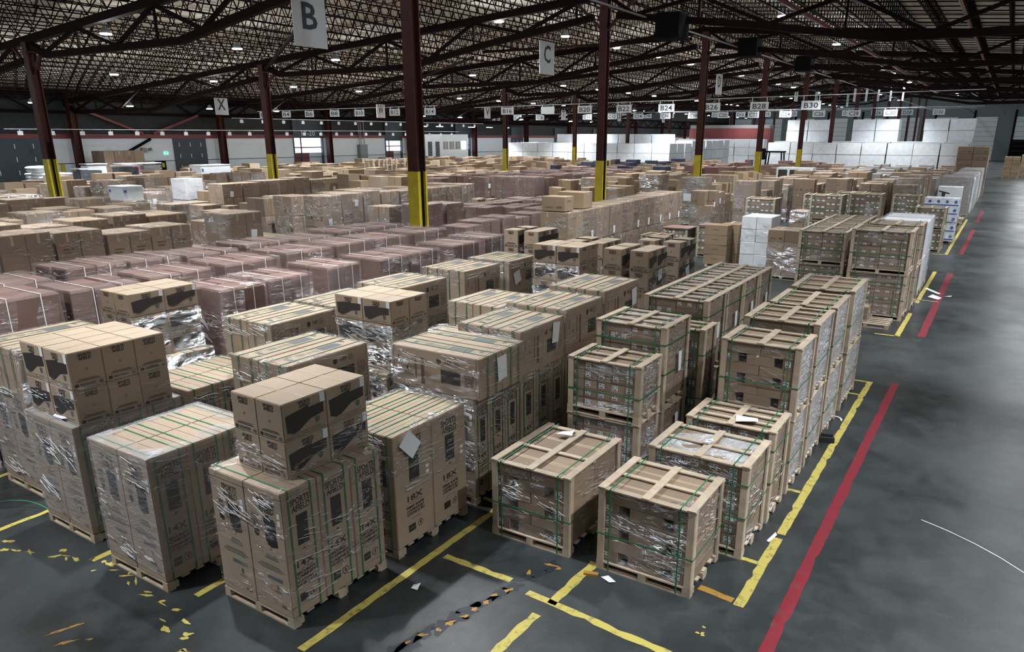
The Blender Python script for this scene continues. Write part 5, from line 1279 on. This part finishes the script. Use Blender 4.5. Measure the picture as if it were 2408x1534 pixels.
for k in range(24, 35):
    y = 84
    while y < 130:
        x1 = -(1.83*k+.45)-2
        if x1 > -58.6 or x1 < -62.0: break
        if 88 < y < 97: y += 1.4; continue
        if clear(x1-1.2, x1, y, y+1.2): sload(x1-1.2, x1, y, y+1.15, rg.uniform(1.8, 2.5), rg.choice(TM))
        y += 1.4
tag(obj('distant_carton_loads', st.mesh('distant_carton_loads')), 'mass of tan, maroon, grey and dark carton loads filling the far blocks', 'pallet load', kind='stuff')
# ---- the tall white wrapped blocks at the back
def wblock(x, y, w_, d_, tiers, lab, h=1.12, z0=0):
    r = empty('white_block_stack', (x, y, z0)); tag(r, lab, 'stacked load', 'white wrapped block stacks')
    for k in range(tiers):
        b = MB(); e = rnd.uniform(-.03, .03); b.box((-w_/2+e+.02, -d_/2+.02+rnd.uniform(0, .04), k*h), (w_/2+e-.02, d_/2-.02, k*h+h-.05), 'white_wrap'); b.box((-w_/2+e+.05, -d_/2+.05, k*h+h-.05), (w_/2+e-.05, d_/2-.05, k*h+h), 'grey_board' if k < tiers-1 else 'white_wrap'); obj('block', b.mesh('block'), r)
n = 0
for i in range(8):
    for j in range(4):
        x = -21.6+2.4*i; y = 86.0+2.5*j
        if not clear(x-1.2, x+1.2, y-1.2, y+1.2): continue
        tiers = 4 if (j < 2) else (6 if (i not in (2, 5) and j == 3) else 4)
        wblock(x, y, 2.36, 2.3, tiers, 'white wrapped block stack, right group, column %s from left, row %s' % (NTH(i), NTH(j)), 1.14 if j == 0 else 1.17)
for i in range(10):
    for j in range(3):
        x = -56+2.3*i; y = 86.0+2.5*j
        if not clear(x-1.2, x+1.2, y-1.2, y+1.2): continue
        tiers = 4 if j < 2 else (5 if i in (2, 3, 4, 5, 6, 7, 8) else 4)
        wblock(x, y, 2.26, 2.3, tiers, 'white wrapped block stack, left group, column %s from left, row %s' % (NTH(i), NTH(j)), 1.09)
for j in range(3, 9):
    wblock(-35.3, 86+2.5*j, 2.26, 2.3, 4, 'white wrapped block stack on the receding side, %s back' % NTH(j), 1.17)
for i in range(6):
    wblock(-44.6+2.3*i, 117.9, 2.26, 1.9, 4, 'white wrapped block stack before the red container, column %s from left' % NTH(i), 1.2)
for i, x in enumerate((-3.35,)):
    carton_load(-4.3, -1.7, 82.0, 84.3, 4.3, 'tall brown carton stack at the right end of the white blocks', 'cardboard', (2, 1, 7), wr=False)
carton_load(-.6, 1.2, 118, 120, 2.7, 'brown carton stack standing alone far down the aisle', 'cardboard_gold', (2, 1, 5), wr=False)
carton_load(1.3, 2.2, 121, 123, 2.9, 'second brown carton stack far down the aisle', 'cardboard_gold', (1, 1, 5), wr=False)
# red container, forklift, office, wall fittings
def container():
    r = empty('red_container', (-38.5, 121, 0)); tag(r, 'dark red corrugated container standing behind the white blocks', 'container')
    b = MB(); b.box((-6.5, -1.2, .1), (6.5, 1.2, 6.4), 'red_paint_steel')
    for i in range(40): b.box((-6.4+.32*i, -1.26, .3), (-6.24+.32*i, -1.2, 6.2), 'red_paint_steel')
    obj('body', b.mesh('body'), r)
    b = MB(); b.box((-6.4, -1.1, 6.41), (6.4, 1.1, 6.9), 'grey_board'); obj('roof_goods', b.mesh('roof_goods'), r)
container()
def forklift():
    r = empty('forklift', (-21.5, 83.2, 0)); tag(r, 'black overhead guard of a forklift showing above the maroon loads', 'forklift')
    b = MB(); b.box((-.5, -.9, .3), (.5, .9, 1.2), 'rubber'); obj('chassis', b.mesh('chassis'), r)
    b = MB()
    for x in (-.9, 1.0):
        for y in (-.5, .6): b.bar((x, y, 1.2), (x*.8, y, 3.6), .12, .12, 'black')
    b.box((-.9, -.6, 3.55), (1.0, .7, 3.7), 'black'); obj('overhead_guard', b.mesh('overhead_guard'), r)
    b = MB(); b.box((-1.7, -.5, 2.8), (-1.1, .5, 3.95), 'black'); obj('mast', b.mesh('mast'), r)
    b = MB()
    for x in (-.6, .6):
        for y in (-.5, .5): b.cyl((x-.1, y, .3), (x+.1, y, .3), .3, 'rubber', 12)
    obj('wheels', b.mesh('wheels'), r)
forklift()
def office():
    r = empty('site_office', (-64.6, 79.7, 0)); tag(r, 'low white office box with a row of windows against the left wall', 'office')
    b = MB(); b.box((-1.3, -4.5, 0), (1.3, 4.5, 5.4), 'wall_white'); obj('walls', b.mesh('walls'), r)
    for i in range(4):
        b = MB(); y = -.9+1.3*i; b.box((1.3, y, 3.5), (1.33, y+1.0, 4.5), 'tube_glow' if i == 3 else 'grey_board'); f = obj('window', b.mesh('window'), r)
        b = MB(); b.box((1.33, y+.47, 3.5), (1.35, y+.53, 4.5), 'wall_white'); obj('mullion', b.mesh('mullion'), f)
    for i in range(2):
        b = MB(); y = -4.0+1.5*i; b.box((1.3, y, 2.2), (1.34, y+.8, 4.5), 'door_dark'); obj('door', b.mesh('door'), r)
office()
for y in (74.0, 77.2, 84, 88.2, 92.4):
    b = MB(); b.box((-.06, -.65, 0), (.06, .65, .06), 'tube_glow'); r = empty('tube_light', (-62.5, y, 6.3)); tag(r, 'small bright tube light over the office, one of a row of five', 'lamp', 'tube lights over the office'); obj('tube', b.mesh('tube'), r)
    b = MB(); b.box((-.08, -.7, .06), (.08, .7, .14), 'lamp_body'); b.bar((0, -.5, .14), (0, -.5, deckz(-62.5)-6.35), .02, .02, 'black'); b.bar((0, .5, .14), (0, .5, deckz(-62.5)-6.35), .02, .02, 'black'); obj('fitting', b.mesh('fitting'), r)
r = empty('exit_sign', (-65.98, 41.6, 3.65)); tag(r, 'small lit green exit sign on the white wall beside the dark dock door', 'sign'); b = MB(); b.box((0, -.22, -.12), (.05, .22, .12), 'exit_green'); obj('panel', b.mesh('panel'), r)
b = MB(); b.poly([(.055, -.02, .09), (.055, .03, .09), (.055, .03, .04), (.055, .10, .0), (.055, .03, .01), (.055, .07, -.09), (.055, .03, -.09), (.055, .0, -.03), (.055, -.05, -.09), (.055, -.09, -.07), (.055, -.04, 0), (.055, -.09, .02), (.055, -.03, .05)], 'label'); obj('figure', b.mesh('figure'), r)
r = empty('alarm_horn', (-65.8, 39.4, 4.0)); tag(r, 'small grey horn and lamp fixture on the white wall', 'fixture'); b = MB(); b.box((0, -.3, -.2), (.35, .1, .15), 'grey_board'); b.cyl((.2, .3, 0), (.45, .5, .05), .12, 'grey_board'); obj('body', b.mesh('body'), r)
r = empty('electric_panel', (-65.75, 66.6, 2.6)); tag(r, 'grey electric cabinets with rising conduits on the left wall', 'electric panel'); b = MB(); b.box((-.2, -.7, 0), (.3, .5, 1.6), 'lamp_body'); obj('cabinet', b.mesh('cabinet'), r)
b = MB()
for y in (-.5, -.2, .3): b.cyl((0, y, 1.6), (0, y, 4.9), .05, 'grey_board', 8)
obj('conduit', b.mesh('conduit'), r)
r = empty('personnel_door', (-65.95, 40.9, 0)); tag(r, 'dark door leaf in the white wall beside the dock door', 'door'); b = MB(); b.box((0, -.5, 0), (.06, .5, 3.0), 'black'); obj('leaf', b.mesh('leaf'), r); b = MB(); b.box((.06, .1, 2.4), (.07, .35, 2.8), 'col_yellow'); obj('notice', b.mesh('notice'), r)
r = empty('covered_pallet', (-60.5, 93, 0)); tag(r, 'load under a dark teal cover before the far left wall', 'pallet load'); b = MB(); b.box((-1, -2.6, 0), (1, 2.6, 3.5), 'teal'); obj('cover', b.mesh('cover'), r)
for i in range(2):
    r = empty('bollard', (-64.6, 31.7+.0*i+12*i*1.0, 0)); tag(r, ('yellow bollard right of the leftmost dock door', 'yellow bollard beyond the second dock door')[i], 'bollard'); b = MB(); b.cyl((0, 0, 0), (0, 0, 3.0 if i == 0 else 2.2), .14, 'col_yellow', 12); obj('post', b.mesh('post'), r)
